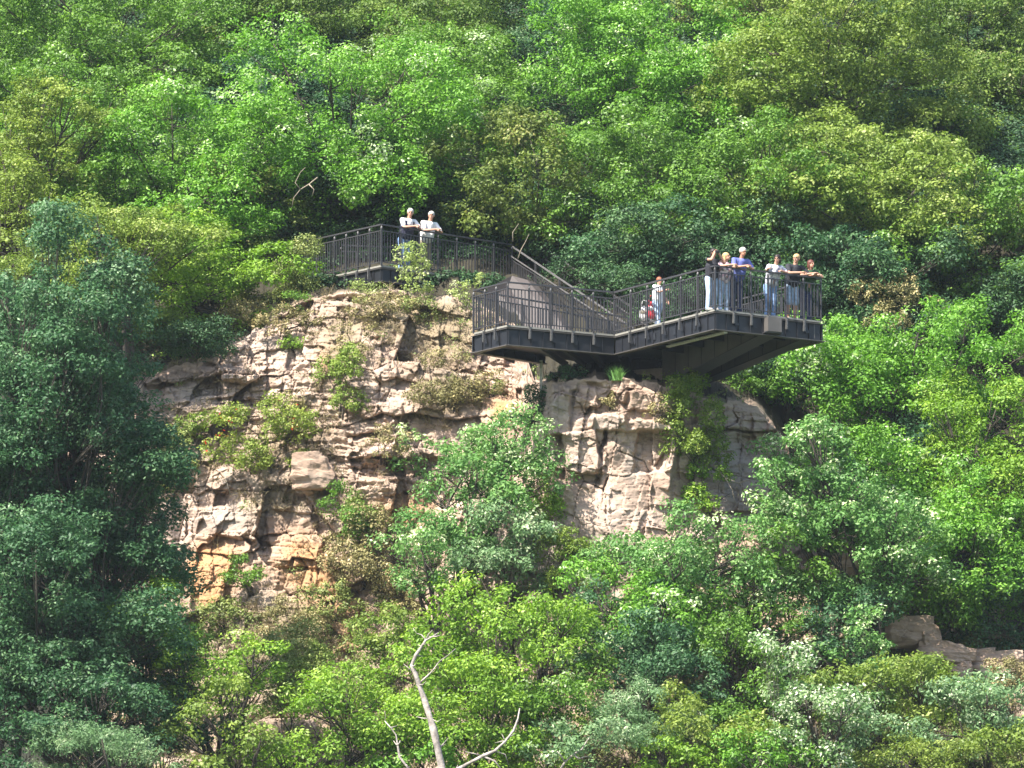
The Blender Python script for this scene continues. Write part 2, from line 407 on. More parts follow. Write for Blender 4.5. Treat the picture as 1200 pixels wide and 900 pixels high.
so_ = sum(blob(gx,gy,*b) for b in [(340,520,70,45),(470,370,90,28),(520,400,60,45),(320,590,40,25),(430,640,50,60),(330,740,80,60),(200,520,50,50),(520,470,40,30),(395,420,30,45)])*.95 + np.clip((gy-690)/120,0,1)*.6 + np.clip((gx-900)/60,0,1)*.25
pad = lambda a, val: np.vstack([np.clip(a,0,1), np.full((NB, NC), val)])
attr(cme, 'orange', pad(og, 0)); attr(cme, 'grey', pad(gr, 0)); 
capd = np.repeat(((s*(YE-212))*0+np.clip((cy-yt)/np.where(np.abs(xt*40+600-490) < 130, .7, 1.8),0,1)), 1, 0)
attr(cme, 'soil', np.vstack([np.clip(so_,0,1), 1-capd])); attr(cme, 'humus', np.vstack([np.zeros_like(so_), np.where(cx*S*200/cy/1+600 > 900, 1, capd)*1.6]))
cliff = tag(link('cliff', cme, M['rock']), kind='structure')
cliff_ground = (verts, quads)

# hillside around and behind the cliff
hx = np.concatenate([np.linspace(-160,-20,29), np.linspace(-19,19,77), np.linspace(20,160,29)])
hy = np.concatenate([np.linspace(95,190,40), np.linspace(191,235,90), np.linspace(237,380,60)])
GX, GY = np.meshgrid(hx, hy)
pxx = np.clip(GX/200*F+600, 75, 1245)
Yb = face_depth(pxx, np.full_like(pxx, 920.0)); zb = CAM.z + Yb*math.tan(ELEV-(920-450)/F)
fr = zb - (Yb-GY)*math.tan(R(27)) - .4
fr = np.maximum(fr, -.4)
bk = ZE + (np.minimum(GY,300)-YE)*.60 + np.maximum(GY-300,0)*.1
q = np.clip((GY-Yb)/(YE-Yb), 0, 1)
md = zb + (ZE-zb)*q - 2.2*np.sin(q*math.pi) - .4
GZ = np.where(GY < Yb, fr, np.where(GY < YE, md, bk-.25)) + np.where(GY < 188, .8, .25)*fbm(GX*.2, GY*.2, 200, 4)*np.clip((GY-95)/30,0,1)
ii = np.arange(len(hy)-1)[:,None]*len(hx)+np.arange(len(hx)-1)[None,:]
hq = np.stack([ii, ii+1, ii+len(hx)+1, ii+len(hx)], -1).reshape(-1,4)
hv = np.stack([GX, GY, GZ], -1).reshape(-1,3)
hill = tag(link('hillside', np_mesh('hillside', hv, hq, True), M['soil']), kind='structure')
g = MB(); g.add([(-4000,-4000,0),(4000,-4000,0),(4000,4000,0),(-4000,4000,0)], [(0,1,2,3)])
tag(g.build('ground', M['meadow']), kind='structure')

bvh_h = BVHTree.FromPolygons([Vector(p) for p in hv], [tuple(int(i) for i in f) for f in hq])
step = 5                                                   # coarse copy of the cliff for standing things on it
rs = list(range(0, nr, step)); cs = list(range(0, NC, step))
sub = verts.reshape(nr, NC, 3)[np.ix_(rs, cs)]
n2 = len(cs); sq = [(i*n2+j, i*n2+j+1, (i+1)*n2+j+1, (i+1)*n2+j) for i in range(len(rs)-1) for j in range(n2-1)]
bvh_c = BVHTree.FromPolygons([Vector(p) for p in sub.reshape(-1,3)], sq)
def ground_z(x, y):
    best = 0.0
    for b in (bvh_h, bvh_c):
        h = b.ray_cast(Vector((x, y, 200)), Vector((0,0,-1)))
        if h[0] is not None: best = max(best, h[0].z)
    return best
def on_rock(px, py):                                        # where the line of sight meets rock or hillside
    r = ray(px, py); r.normalize(); best = None
    for b in (bvh_c, bvh_h):
        h = b.ray_cast(CAM, r)
        if h[0] is not None and (best is None or h[3] < best[1]): best = (h[0], h[3])
    return best[0]

# ------------------------------------------------------------------ viewing platform
exec_platform = True
zL = CAM.z + 200*math.tan(ELEV+58/F)
zU = P(446, 310, 207.5).z
plat_c = Pz(720, 392, zL)
plat = empty('viewing_platform', plat_c)
tag(plat, 'dark steel viewing platform with stairs jutting out over the cliff', 'viewing platform')
UPV = Vector((0,0,1))

def railing(pts, spacing=.85, H=1.27, bracket=True, first=True, last=True, bal=True, parent=plat, mat=None):
    """one straight run of railing from a to b standing on the deck edge"""
    mat = mat or M['steel']
    a, b = pts; d = b-a; L = d.length; n = max(1, round(L/spacing)); out = Vector((d.y, -d.x, 0)).normalized()
    if out.y > 0 and abs(out.y) > .2: out = -out
    body = MB()
    body.bar(a+UPV*(H-.19), b+UPV*(H-.19), .045, .03)
    body.bar(a+UPV*.10, b+UPV*.10, .04, .025)
    nb = max(2, round(L/.118))
    for i in range(1, nb):
        p = a+d*(i/nb); body.bar(p+UPV*.10, p+UPV*(H-.19), .023, .023, d)
    rail = body.build('railing', mat, parent)
    h = MB(); h.bar(a+UPV*H, b+UPV*H, .062, .042); h.build('handrail', mat, rail)
    for i in range(0 if first else 1, n+1 if last else n):
        p = a+d*(i/n); m = MB()
        m.bar(p-UPV*.02, p+UPV*(H-.13), .06, .034, d)
        m.build('post', mat, rail)
        m = MB(); m.bar(p+UPV*(H-.14), p+UPV*(H-.01), .02, .02, d); m.ball(p+UPV*(H-.10), .036, 8, 6, (1,1,1.5))
        m.build('finial', M['rail_light'], rail)
        if bracket and 0 < i < n or (bracket and i in (0, n) and L > 2.5 and False):
            br = MB(); q = p+out*.035
            br.bar(q-UPV*.04, q-UPV*.37, .085, .05, d)
            for zz in (.10,.20,.30): br.ball(q+out*.03-UPV*zz, .022, 6, 4)
            br.build('bracket', M['bracket'], rail)
            gs = MB(); t_ = d.normalized()
            gs.slab([q+t_*.05-UPV*.10, q+t_*.05-UPV*.42, q+t_*.19-UPV*.42], out*.012)
            gs.build('gusset', M['navy'], rail)
    return rail
def edge_beam(a, b, parent, depth=.52, inset=.05, drop=.085):
    d = (b-a); L = d.length; t_ = d.normalized(); out = Vector((d.y,-d.x,0)).normalized()
    if out.y > 0: out = -out
    a2 = a-out*inset-UPV*drop; b2 = b-out*inset-UPV*drop
    w = MB(); w.bar(a2-UPV*depth/2, b2-UPV*depth/2, .03, depth-.05)
    k = max(2, round(L/.42))
    for i in range(1, k):
        p = a2+d*(i/k)+out*.03; w.bar(p-UPV*.03, p-UPV*(depth-.03), .05, .014, d)
    bm_ = w.build('edge_beam', M['navy'], parent)
    fl = MB(); fl.bar(a2-UPV*depth, b2-UPV*depth, .20, .026); fl.bar(a2-UPV*.012, b2-UPV*.012, .16, .022)
    fl.build('flange', M['girder'], bm_)
    return bm_
def make_deck(poly, label):
    m = MB(); m.prism(poly, .055); o = m.build('deck', M['grate'], plat); o['label'] = label
    return o
zt_ = lambda px, py, z=None: Pz(px, py, zL if z is None else z)
L1, L2, C_, T_, R_ = zt_(555,390), zt_(595,380.5), zt_(720,392), zt_(838,362), zt_(962,376)
RB, KB, FB, LB = zt_(822,411.5), zt_(800,427), zt_(736,421), zt_(640,404)
deck_lo = make_deck([L1, L2, C_, T_, R_, RB, KB, FB, LB], 'lower deck with a long jutting arm')
for a, b in ((L1,L2),(L2,C_),(C_,T_),(T_,R_)): edge_beam(a, b, deck_lo)
edge_beam(RB, R_, deck_lo); edge_beam(L1, LB, deck_lo, .5)
# dark soffit plate and joists under the decks
sm = MB(); off = UPV*.33
cen = (L1+L2+C_+FB+LB)/5
sm.prism([p+(cen-p)*.04-off for p in (L1,L2,C_,FB,LB)], .03); sm.build('soffit', M['navy'], deck_lo)
for f_ in (.25,.5,.75):
    j = MB(); j.bar(L2.lerp(C_,f_).lerp(LB.lerp(FB,f_),.06)-UPV*.5, LB.lerp(FB,f_)-UPV*.5, .1, .16); j.build('joist', M['girder'], deck_lo)
for f_ in (.2,.4,.6,.8):
    j = MB(); j.bar(C_.lerp(T_,f_)-UPV*.36, RB.lerp(R_,f_)-UPV*.36, .09, .2); j.build('joist', M['navy'], deck_lo)
# two tapering box girders carrying the arm
def girder(tip, root, dt, dr, w, ext=0.0):
    d = (tip-root).normalized(); sd = Vector((d.y,-d.x,0)).normalized()*w/2
    tp_ = tip+d*ext; m = MB(); top = UPV*.10
    c = [root-sd-UPV*dr, root+sd-UPV*dr, tp_+sd-UPV*dt, tp_-sd-UPV*dt, root-sd-top, root+sd-top, tp_+sd-top, tp_-sd-top]
    m.box8(c); o = m.build('girder', M['panel'], plat)
    for i in range(1, 8):
        f = i/8; p = root.lerp(tp_, f); dd = dr+(dt-dr)*f
        for sg in (-1, 1):
            e = p+sd*sg*1.004; s_ = MB(); s_.bar(e-UPV*.12, e-UPV*dd, .016, .016, d); s_.build('panel_seam', M['navy'], o)
    f = MB()
    wd = sd*1.25
    f.slab([root-wd-UPV*(dr+.002), root+wd-UPV*(dr+.002), tp_-d*.05+wd-UPV*(dt+.002), tp_-d*.05-wd-UPV*(dt+.002)], -UPV*.03); f.build('flange', M['steel'], o)
    return o
girder(T_.lerp(R_, .52), zt_(784,404), .52, 1.25, .46, .26)
girder(R_.lerp(T_,.10), RB.lerp(KB,.1), .55, .95, .35, -.05)
lg = MB(); e0 = C_.lerp(T_,.42); e1_ = C_.lerp(T_,.985); inn = (R_-T_).normalized()
lg.bar(e0+inn*.42-UPV*.64, e1_+inn*.42-UPV*.64, .14, .05); lg.build('painted_sun_strip', M['galv'], deck_lo)  # pale bar added as a strip of sunlight under the arm, painted in its colour
# concrete pier and strut standing on the rock
pr = MB(); pa, pb = zt_(728,408), zt_(776,404)
dd_ = (pb-pa); nn_ = Vector((-dd_.y, dd_.x, 0)).normalized()
pr.slab([pa-UPV*.7, pb-UPV*.7, pb-UPV*2.4, pa-UPV*2.2], nn_*1.4); pr.build('pier', M['concrete'], plat)
st = MB(); sp = zt_(634,403)-UPV*.5; st.bar(sp, sp-UPV*.95, .09, .09); st.build('strut', M['galv'], plat)
st = MB(); sp = zt_(690,408)-UPV*.5; st.bar(sp, sp-UPV*1.5, .16, .16); st.build('strut', M['steel'], plat)
# railings of the lower deck
railing((L1, L2), .6); railing((L2, C_), .66, first=True); railing((C_, T_), .9); railing((T_, R_), .62)
railing((R_, RB), .95, bracket=False, first=False); railing((L1, LB), .9, bracket=False, first=False)
railing((LB, FB), .9, bracket=False, first=False)
railing((KB, RB), .95, bracket=False, last=False)

# upper deck
uz = lambda px, py: Pz(px, py, zU)
U0, U1, U2, U3, U4 = uz(352,331), uz(392,322.5), uz(447,310.5), uz(600,333.5), uz(646,341)
U5, U6, U7 = uz(640,352), uz(500,338), uz(400,334)
deck_up = make_deck([U0,U1,U2,U3,U4,U5,U6,U7], 'upper deck beside the trees')
for a, b in ((U1,U2),(U2,U3)): edge_beam(a, b, deck_up, .42)
railing((U0,U1), .7, bracket=False); railing((U1,U2), .62, first=False); railing((U2,U3), .78, first=False)
railing((U7,U6), 1.0, bracket=False); railing((U6,U5), 1.0, bracket=False, first=False); railing((U4,U5), .6, bracket=False)
for px_, w_ in ((505,.75),(420,.7),(575,.6)):
    q = MB(); c0 = uz(px_, 324 if px_ > 450 else 318)+Vector((.15,.75,-.5)); zb_ = 1.5
    q.prism([c0+Vector((-w_/2,-.3,0)), c0+Vector((w_/2,-.3,0)), c0+Vector((w_/2,.5,0)), c0+Vector((-w_/2,.5,0))], zb_); q.build('pier', M['concrete'], plat)

# stairs between the decks
FS = zt_(742, 421); top_l = U3; wv = (U4-U3); 
steps = 20
sd = (FS-top_l); hd = Vector((sd.x, sd.y, 0)); 
perp = Vector((-hd.y, hd.x, 0)).normalized(); 
if perp.x < 0: perp = -perp
wid = 1.25
tr = MB()
stair = None
str_m = MB()
for sg in (0, 1):
    o_ = perp*wid*sg
    str_m.slab([top_l+o_+UPV*.06, FS+o_+UPV*.06, FS+o_-UPV*.12, FS-hd.normalized()*.7+o_-UPV*.12, top_l+o_-UPV*.42], perp*(.05 if sg else -.05))
stair = str_m.build('stair', M['brown'], plat)
for i in range(steps):
    p = top_l+sd*((i+.5)/steps); p = Vector((p.x, p.y, zU-(zU-zL)*(i+1)/(steps+0)))
    h_ = hd.normalized()*.17
    tr.prism([p-h_, p+h_, p+h_+perp*wid, p-h_+perp*wid], .04)
tr.build('treads', M['grate'], stair)['label'] = 'pale grating stair treads'
so2 = MB(); so2.slab([top_l-UPV*.40, top_l+perp*wid-UPV*.40, FS-hd.normalized()*.5+perp*wid-UPV*.10, FS-hd.normalized()*.5-UPV*.10], -UPV*.03); so2.build('soffit', M['brown'], stair)
# brown end panel carrying the stair head
bp_ = MB()
bp_.slab([P(571,338,207.4), P(600,323,208.6), P(618,328,208.4), P(668,390,206.0), P(640,402,205.6), P(573,402,206.6)], Vector((.25,.45,0)))
bp_.build('stair_panel', M['brown'], plat)
for sg in (0, 1):
    o_ = perp*wid*sg; a, b = top_l+o_, FS+o_; d = b-a; L = d.length
    m = MB(); m.bar(a+UPV*.78, b+UPV*.70, .03, .03); m.bar(a+UPV*.16, b+UPV*.16, .03, .025)
    nb = round(L/.115)
    for i in range(1, nb):
        p = a+d*(i/nb); m.bar(p+UPV*.05, p+UPV*.78, .023, .023, d)
    r_ = m.build('railing', M['steel'], plat); r_['label'] = 'sloping stair railing'
    h = MB(); h.bar(a+UPV*1.22, b+UPV*.95, .042, .042); h.build('handrail', M['rail_light'], r_)
    h = MB(); h.bar(a+UPV*.92+Vector((-.05,0,0)), b-d*.12+UPV*.76+Vector((-.05,0,0)), .032, .032); h.build('handrail', M['rail_light'], r_)
    for i in range(0, 6):
        p = a+d*(i/5); m = MB(); m.bar(p-UPV*.02, p+UPV*(1.22-.27*i/5), .05, .035, d); m.build('post', M['steel'], r_)

# short railing of the path left of the platform
pth = empty('path_railing', on_rock(338, 332)); tag(pth, 'short dark path railing half hidden by the broom bush left of the platform', 'railing')
ra, rb = P(318,338,212.5), P(352,331,211.5)
railing((ra, rb), .45, bracket=False, parent=pth)

# ------------------------------------------------------------------ people
def pmat(name, c, rough=.8, var=.12, scale=30): return simple(name, c, rough, var=var, scale=scale, spec=.3)
PM = {'skin': pmat('skin', (.42,.225,.155), .55), 'skin_tan': pmat('skin_tanned', (.38,.19,.12), .55),
 'white': pmat('cloth_white', (.66,.645,.64)), 'jeans': pmat('denim', (.17,.26,.44), var=.5, scale=9), 'jeans_pale': pmat('denim_pale', (.33,.42,.56), var=.45, scale=9),
 'khaki': pmat('cloth_khaki', (.24,.21,.14)), 'black': pmat('cloth_black', (.022,.022,.028)), 'vest': pmat('cloth_dark_blue', (.030,.030,.055)),
 'blue': pmat('cloth_blue', (.105,.125,.34)), 'navy': pmat('cloth_navy', (.035,.045,.10)), 'teal':   leaf_mat('leaf_blue_green', (.048,.122,.052), (.110,.210,.092), (.27,.37,.22), .93),
 'red': pmat('cloth_red', (.55,.03,.045)), 'hair_white': pmat('hair_white', (.40,.385,.36), .8), 'hair_dark': pmat('hair_dark', (.022,.014,.012), .5),
 'hair_brown': pmat('hair_auburn', (.10,.030,.020), .5), 'hair_blond': pmat('hair_blond', (.46,.30,.14), .6), 'hair_ginger': pmat('hair_ginger', (.24,.08,.04), .6),
 'shoe': pmat('shoe_grey', (.45,.43,.41)), 'shoe_dark': pmat('shoe_dark', (.05,.045,.045)), 'eye': pmat('eye_dark', (.03,.025,.02), .3), 'lip': pmat('lips', (.42,.16,.13), .5),
 'camera': pmat('camera_black', (.02,.02,.022), .4), 'cream': pmat('bag_cream', (.62,.54,.40)), 'belt': pmat('belt', (.04,.03,.025), .5)}
def pattern_mat(name, a, b, c, kind='blot', scale=14):
    m, n, l, bs = mat_new(name); tc = n.new('ShaderNodeTexCoord')
    if kind == 'blot':
        v = n.new('ShaderNodeTexVoronoi'); v.inputs['Scale'].default_value = scale; l.new(tc.outputs['Object'], v.inputs['Vector'])
        sp = n.new('ShaderNodeSeparateColor'); l.new(v.outputs['Color'], sp.inputs[0])
        r = ramp(n, [(.0,a),(.42,a),(.45,b),(.72,b),(.75,c)]); r.color_ramp.interpolation='CONSTANT'; l.new(sp.outputs[0], r.inputs['Fac'])
    else:
        w = n.new('ShaderNodeTexWave'); w.inputs['Scale'].default_value = scale; w.wave_type='BANDS'; w.bands_direction='X'; l.new(tc.outputs['Object'], w.inputs['Vector'])
        r = ramp(n, [(.0,a),(.55,a),(.7,b),(1,c)]); l.new(w.outputs['Fac'], r.inputs['Fac'])
    l.new(r.outputs['Color'], bs.inputs['Base Color']); bs.inputs['Roughness'].default_value=.8
    return m
PM['floral'] = pattern_mat('cloth_pink_pattern', (.74,.60,.62), (.62,.36,.40), (.25,.20,.24), scale=13)
PM['stripe'] = pattern_mat('cloth_striped', (.80,.80,.80), (.62,.64,.68), (.34,.38,.46), 'wave', 11)
PM['print'] = pattern_mat('cloth_grey_print', (.70,.68,.70), (.50,.48,.55), (.28,.27,.33), scale=16)

_ico = {}
def ico(sub=2):
    if sub not in _ico:
        bm = bmesh.new(); bmesh.ops.create_icosphere(bm, subdivisions=sub, radius=1)
        _ico[sub] = ([v.co.copy() for v in bm.verts], [tuple(v.index for v in f.verts) for f in bm.faces]); bm.free()
    return _ico[sub]
class Prims(MB):
    def ell(s, c, r, rot=None):
        vs, fs = ico(2); c = Vector(c); r = (r,r,r) if not hasattr(r,'__len__') else r
        out = []
        for v in vs:
            p = Vector((v.x*r[0], v.y*r[1], v.z*r[2]))
            if rot is not None: p = rot @ p
            out.append(p+c)
        s.add(out, fs)
    def cap_(s, a, ra, b, rb):
        a, b = Vector(a), Vector(b); d = b-a; n = max(3, int(d.length/(.5*min(ra,rb)))+1)
        s.ell(a, ra); s.ell(b, rb)
        s.tube([a.lerp(b, i/4) for i in range(5)], [ra+(rb-ra)*i/4 for i in range(5)], 12)
    def chain(s, pts, rads):
        for i in range(len(pts)-1): s.cap_(pts[i], rads[i], pts[i+1], rads[i+1])
def remeshed(pr, name, voxel, mat, parent, mw, smooth=4, fac=.5):
    me = bpy.data.meshes.new(name+'_src'); me.from_pydata([tuple(v) for v in pr.v], [], pr.f)
    tmp = bpy.data.objects.new('tmp', me); col.objects.link(tmp)
    md = tmp.modifiers.new('r', 'REMESH'); md.mode = 'VOXEL'; md.voxel_size = voxel; md.use_smooth_shade = True
    sm_ = tmp.modifiers.new('s', 'SMOOTH'); sm_.factor = fac; sm_.iterations = smooth
    dg = bpy.context.evaluated_depsgraph_get()
    out = bpy.data.meshes.new_from_object(tmp.evaluated_get(dg)); out.name = name
    bpy.data.objects.remove(tmp); bpy.data.meshes.remove(me)
    out.materials.clear(); out.transform(mw); out.shade_smooth()
    return link(name, out, mat, parent)

def hand(pr, w, d, side, curl=.55, up=Vector((0,0,1))):
    """palm, four bent fingers of unequal length and a thumb; w wrist, d direction of the hand"""
    d = Vector(d).normalized(); lat = d.cross(up).normalized(); nrm = lat.cross(d).normalized()
    pr.cap_(w, .026, w+d*.045, .030)
    for o in (-.024,-.008,.008,.024): pr.cap_(w+d*.03+lat*o, .014, w+d*.085+lat*o*1.15, .0125)
    for o, ln in ((-.030,.060),(-.010,.074),(.010,.080),(.030,.070)):
        o = o*side; k0 = w+d*.088+lat*o; k1 = k0+(d*.82-nrm*.45*curl)*ln*.5; k2 = k1+(d*.45-nrm*1.1*curl)*ln*.5
        pr.chain([k0,k1,k2], [.0105,.0098,.0088])
    t0 = w+d*.025-lat*.028*side; t1 = t0-lat*.030*side+d*.028-nrm*.010; t2 = t1+d*.034-nrm*.016+lat*.004*side
    pr.chain([t0,t1,t2], [.015,.0125,.0105])

def person(label, foot, face_az, h=1.75, lean=.16, top='white', bottom='jeans', hair='hair_dark', skin='skin', long_hair=0, sleeves='short',
           shorts=False, shoes='shoe', arms=None, yaw=0, pitch=0, woman=False, vest=None, belly=0.0, bald=False, extra=None, stride=0.0, group='visitors looking out from the platform'):
    k = h/1.75
    root = empty('person', foot, 0); tag(root, label, 'person', group)
    mw = Matrix.Translation(foot) @ Matrix.Rotation(face_az-math.pi/2, 4, 'Z') @ Matrix.Diagonal((k*1.10, k*1.06, k, 1))
    sh = .185 if woman else .205; hp = .095
    hip = Vector((0,-.02,.93)); chest = Vector((0,lean*.62,1.22)); neck = Vector((0,lean,1.455)); head = Vector((0,lean*1.28+.02,1.625))
    sL, sR = Vector((-sh,lean*.92,1.415)), Vector((sh,lean*.92,1.415))
    if arms is None: ez = 1.315/k; arms = [((-.28,.32,ez-.01),(-.05,.50,ez+.005)), ((.28,.32,ez-.01),(.07,.52,ez+.02))]
    rot = Matrix.Rotation(yaw, 3, 'Z') @ Matrix.Rotation(pitch, 3, 'X')
    b = Prims()
    H = lambda x,y,z: head + rot @ Vector((x,y,z))
    b.ell(head+rot@Vector((0,-.012,.018)), (.074,.094,.098), rot); b.ell(H(0,.022,-.045), (.055,.064,.068), rot)
    b.ell(H(0,.052,-.088), (.028,.026,.022), rot)                                     # chin
    b.cap_(H(0,.082,.012), .009, H(0,.103,-.022), .0135)                              # nose
    b.ell(H(0,.080,.034), (.046,.014,.010), rot)                                      # brow
    for sx in (-1,1): b.ell(H(.076*sx,-.006,-.008), (.010,.020,.032), rot)            # ears
    b.cap_(neck-Vector((0,0,.05)), .058, head-Vector((0,.02,.06)), .052)
    b.cap_((0,lean*.2,1.0), .12, chest, .135); b.cap_(chest, .135, neck-Vector((0,0,.09)), .10); b.cap_(sL, .05, sR, .05)
    legs = []
    for i, sx in enumerate((-1,1)):
        kn = Vector((sx*.10, .015+stride*sx*.5, .50)); an = Vector((sx*.105, -.03+stride*sx, .085)); hp_ = Vector((sx*hp,-.01,.90))
        legs.append((hp_, kn, an)); b.chain([hp_, kn, an], [.085,.056,.038])
        b.cap_(an+Vector((0,-.02,-.045)), .036, an+Vector((0,.13,-.055)), .030)
    for i, (s_, (e, w)) in enumerate(((sL, arms[0]), (sR, arms[1]))):
        e, w = Vector(e), Vector(w); b.chain([s_, e, w], [.048,.039,.028])
        dirn = (w-e).normalized(); hand(b, w, dirn, -1 if i == 0 else 1)
    body = remeshed(b, 'body', .0085, PM[skin], root, mw, 2)
    e_ = MB()
    for sx in (-1,1): e_.ball(H(.031*sx,.079,.010), .0115, 8, 6)
    me = e_.mesh('eyes', True); me.transform(mw); link('eyes', me, PM['eye'], body)
    lp = Prims(); lp.ell(H(0,.079,-.057), (.024,.010,.008), rot); me = lp.mesh('lips', True); me.transform(mw); link('lips', me, PM['lip'], body)
    hr = Prims()
    if bald: hr.ell(head+rot@Vector((0,-.030,.010)), (.083,.086,.075), rot)
    else: hr.ell(head+rot@Vector((0,-.020,.040)), (.088,.104,.098), rot)
    if long_hair:
        hr.ell(head+rot@Vector((0,-.055,-.05)), (.080,.062,.10), rot)
        if long_hair > 1: hr.cap_(H(0,-.075,-.08), .058, H(0,-.08,-.20), .045)
        for sx in (-1,1): hr.cap_(H(.068*sx,-.012,.04), .026, H(.070*sx,-.022,-.075-.03*long_hair), .024)
    remeshed(hr, 'hair', .012, PM[hair], body, mw, 3)
    t_ = Prims()
    t_.cap_((0,-.005,.93), .135 if woman else .13, (0,lean*.30,1.08), .128 if woman else .142); t_.cap_((0,lean*.30,1.08), .13+belly*.3, chest, .152)
    for sx in (-1,1):
        t_.cap_((sx*.06,lean*.2,1.0), .125+belly*.3, (sx*.085,lean*.62,1.25), .122)
        t_.cap_((sx*.075,lean*.62,1.25), .118, (sx*.105,lean*.9,1.385), .082)
        if woman: t_.ell((sx*.075,lean*.7+.105,1.245), (.068,.055,.062))
    if belly: t_.ell((0,lean*.35+.08,1.08), (.15,.10+belly,.16))
    t_.cap_(chest+Vector((0,.012,0)), .148, neck-Vector((0,-.006,.085)), .112); t_.cap_(chest+Vector((0,.02,.06)), .14, neck-Vector((0,-.004,.075)), .10)
    t_.cap_(sL, .062, sR, .062); t_.cap_(neck-Vector((0,.0,.07)), .085, neck-Vector((0,.0,.02)), .062)
    for s_, (e, w) in ((sL, arms[0]), (sR, arms[1])):
        e, w = Vector(e), Vector(w)
        if sleeves == 'short': t_.chain([s_, s_.lerp(e,.72)], [.066,.060])
        elif sleeves == 'long': t_.chain([s_, e, e.lerp(w,.9)], [.066,.055,.042])
        else: t_.chain([s_, s_.lerp(e,.2)], [.060,.056])
    remeshed(t_, 'shirt', .012, PM[top], body, mw, 3)
    if vest:
        v_ = Prims(); v_.cap_((0,0,.97), .150, (0,lean*.30,1.08), .153)
        for sx in (-1,1): v_.cap_((sx*.06,lean*.2,1.0), .137, (sx*.082,lean*.62+.008,1.25), .131); v_.cap_((sx*.075,lean*.62,1.25), .13, (sx*.10,lean*.88,1.36), .092)
        v_.ell((0,lean*.35+.10,1.08), (.15,.10,.16)); v_.cap_(chest+Vector((0,.012,-.12)), .158, chest+Vector((0,.028,.02)), .150)
        remeshed(v_, 'vest', .012, PM[vest], body, mw, 3)
    p_ = Prims(); p_.ell((0,-.015,.90), (.170,.128,.115)); p_.cap_((0,-.012,.93), .128, (0,-.008,.99), .122)
    for hp_, kn, an in legs:
        if shorts: p_.chain([hp_, kn+Vector((0,0,-.02))], [.105,.094])
        else: p_.chain([hp_, kn, an+Vector((0,0,-.01))], [.103,.076,.064])
    remeshed(p_, 'shorts' if shorts else 'trousers', .012, PM[bottom], body, mw, 3)
    for hp_, kn, an in legs:
        f_ = Prims(); f_.cap_(an+Vector((0,-.03,-.045)), .044, an+Vector((0,.05,-.04)), .042); f_.cap_(an+Vector((0,.04,-.048)), .041, an+Vector((0,.155,-.055)), .034)
        remeshed(f_, 'shoe', .011, PM[shoes], body, mw, 2)
    if extra: extra(root, mw, head, rot, arms)
    return root

def inside(a, b, px, back, z):
    """point on the deck behind the run a-b where its rail is seen at column px, and the run's outward bearing"""
    def col_of(p): q = p-CAM; return W0/2+F*q.x/(q.y*ce+q.z*se)
    nb_ = Vector(((b-a).y, -(b-a).x, 0)).normalized()
    if nb_.y > 0: nb_ = -nb_
    best = min((abs(col_of(a.lerp(b, i/400-.1)-nb_*back)-px), i/400-.1) for i in range(481))
    p = a.lerp(b, best[1]); d = (b-a).normalized(); out = Vector((d.y,-d.x,0))
    if out.y > 0: out = -out
    return p - out*back, math.atan2(out.y, out.x)
def proj_fix(p, px):                                        # slide a standing point sideways until it is seen at column px
    for _ in range(6):
        q = p-CAM; dep = q.y*ce+q.z*se
        p = p + Vector(((px-(W0/2+F*q.x/dep))*dep/F, 0, 0))
    return p

VIS = 'visitors looking out from the platform'
# two men on the upper deck
p, az = inside(U2, U3, 474, .40, zU)
person('white-haired man in dark vest over white shirt and blue jeans on upper deck', p, az, 1.95, top='white', bottom='jeans', hair='hair_white', vest='vest', yaw=R(-38), pitch=R(-8), belly=.02, lean=.17)
p, az = inside(U2, U3, 498, .42, zU)
person('white-haired man in white short-sleeved shirt and khaki trousers on upper deck', p, az, 1.97, top='white', bottom='khaki', hair='hair_white', yaw=R(-45), belly=.05, lean=.18)
# the corner group
def hold_camera(root, mw, head, rot, arms):
    c = MB(); q = head+rot@Vector((0,.155,.008)); c.bar(q-Vector((.055,0,0)), q+Vector((.055,0,0)), .055, .07); c.tube([q, q+rot@Vector((0,.08,0))], .032, 10)
    me = c.mesh('camera'); me.transform(mw); o = link('camera', me, PM['camera'])
    tag(o, 'small black camera held up by the dark-haired woman in black', 'camera')
pc, az = inside(C_, T_, 833, .30, zL)
pc = Pz(834, 364.5, zL)
azF = math.atan2(-.84, .54)
person('dark-haired woman in black top and jeans holding a camera to her eyes', pc, azF+R(10), 1.84, top='black', bottom='jeans_pale', hair='hair_dark', woman=True, long_hair=1, lean=.05, sleeves='none',
       arms=[((-.24,.24,1.36),(-.07,.20,1.60)),((.25,.26,1.38),(.07,.20,1.60))], yaw=R(-8), extra=hold_camera)
p, az = inside(T_, R_, 848, .40, zL)
person('woman in pink and white patterned top and pale jeans beside the camera holder', p, az, 1.76, top='floral', bottom='jeans_pale', hair='hair_blond', woman=True, long_hair=1, lean=.10, yaw=R(28), pitch=R(6))
p, az = inside(T_, R_, 863, .42, zL)
person('grey-haired man in blue polo shirt leaning on the rail with clasped hands', p, az, 1.93, top='blue', bottom='navy', hair='hair_white', lean=.22, pitch=R(-14), skin='skin_tan', belly=.02, shoes='shoe_dark')
p, az = inside(T_, R_, 903, .42, zL)
person('dark-haired woman in white T-shirt and blue jeans leaning on the rail', p, az, 1.84, top='print', bottom='jeans', hair='hair_dark', woman=True, long_hair=1, lean=.24, yaw=R(-52), pitch=R(-8), arms=[((-.30,.34,1.25),(-.05,.46,1.26)),((.34,.36,1.26),(.44,.56,1.27))])
p, az = inside(T_, R_, 928, .42, zL)
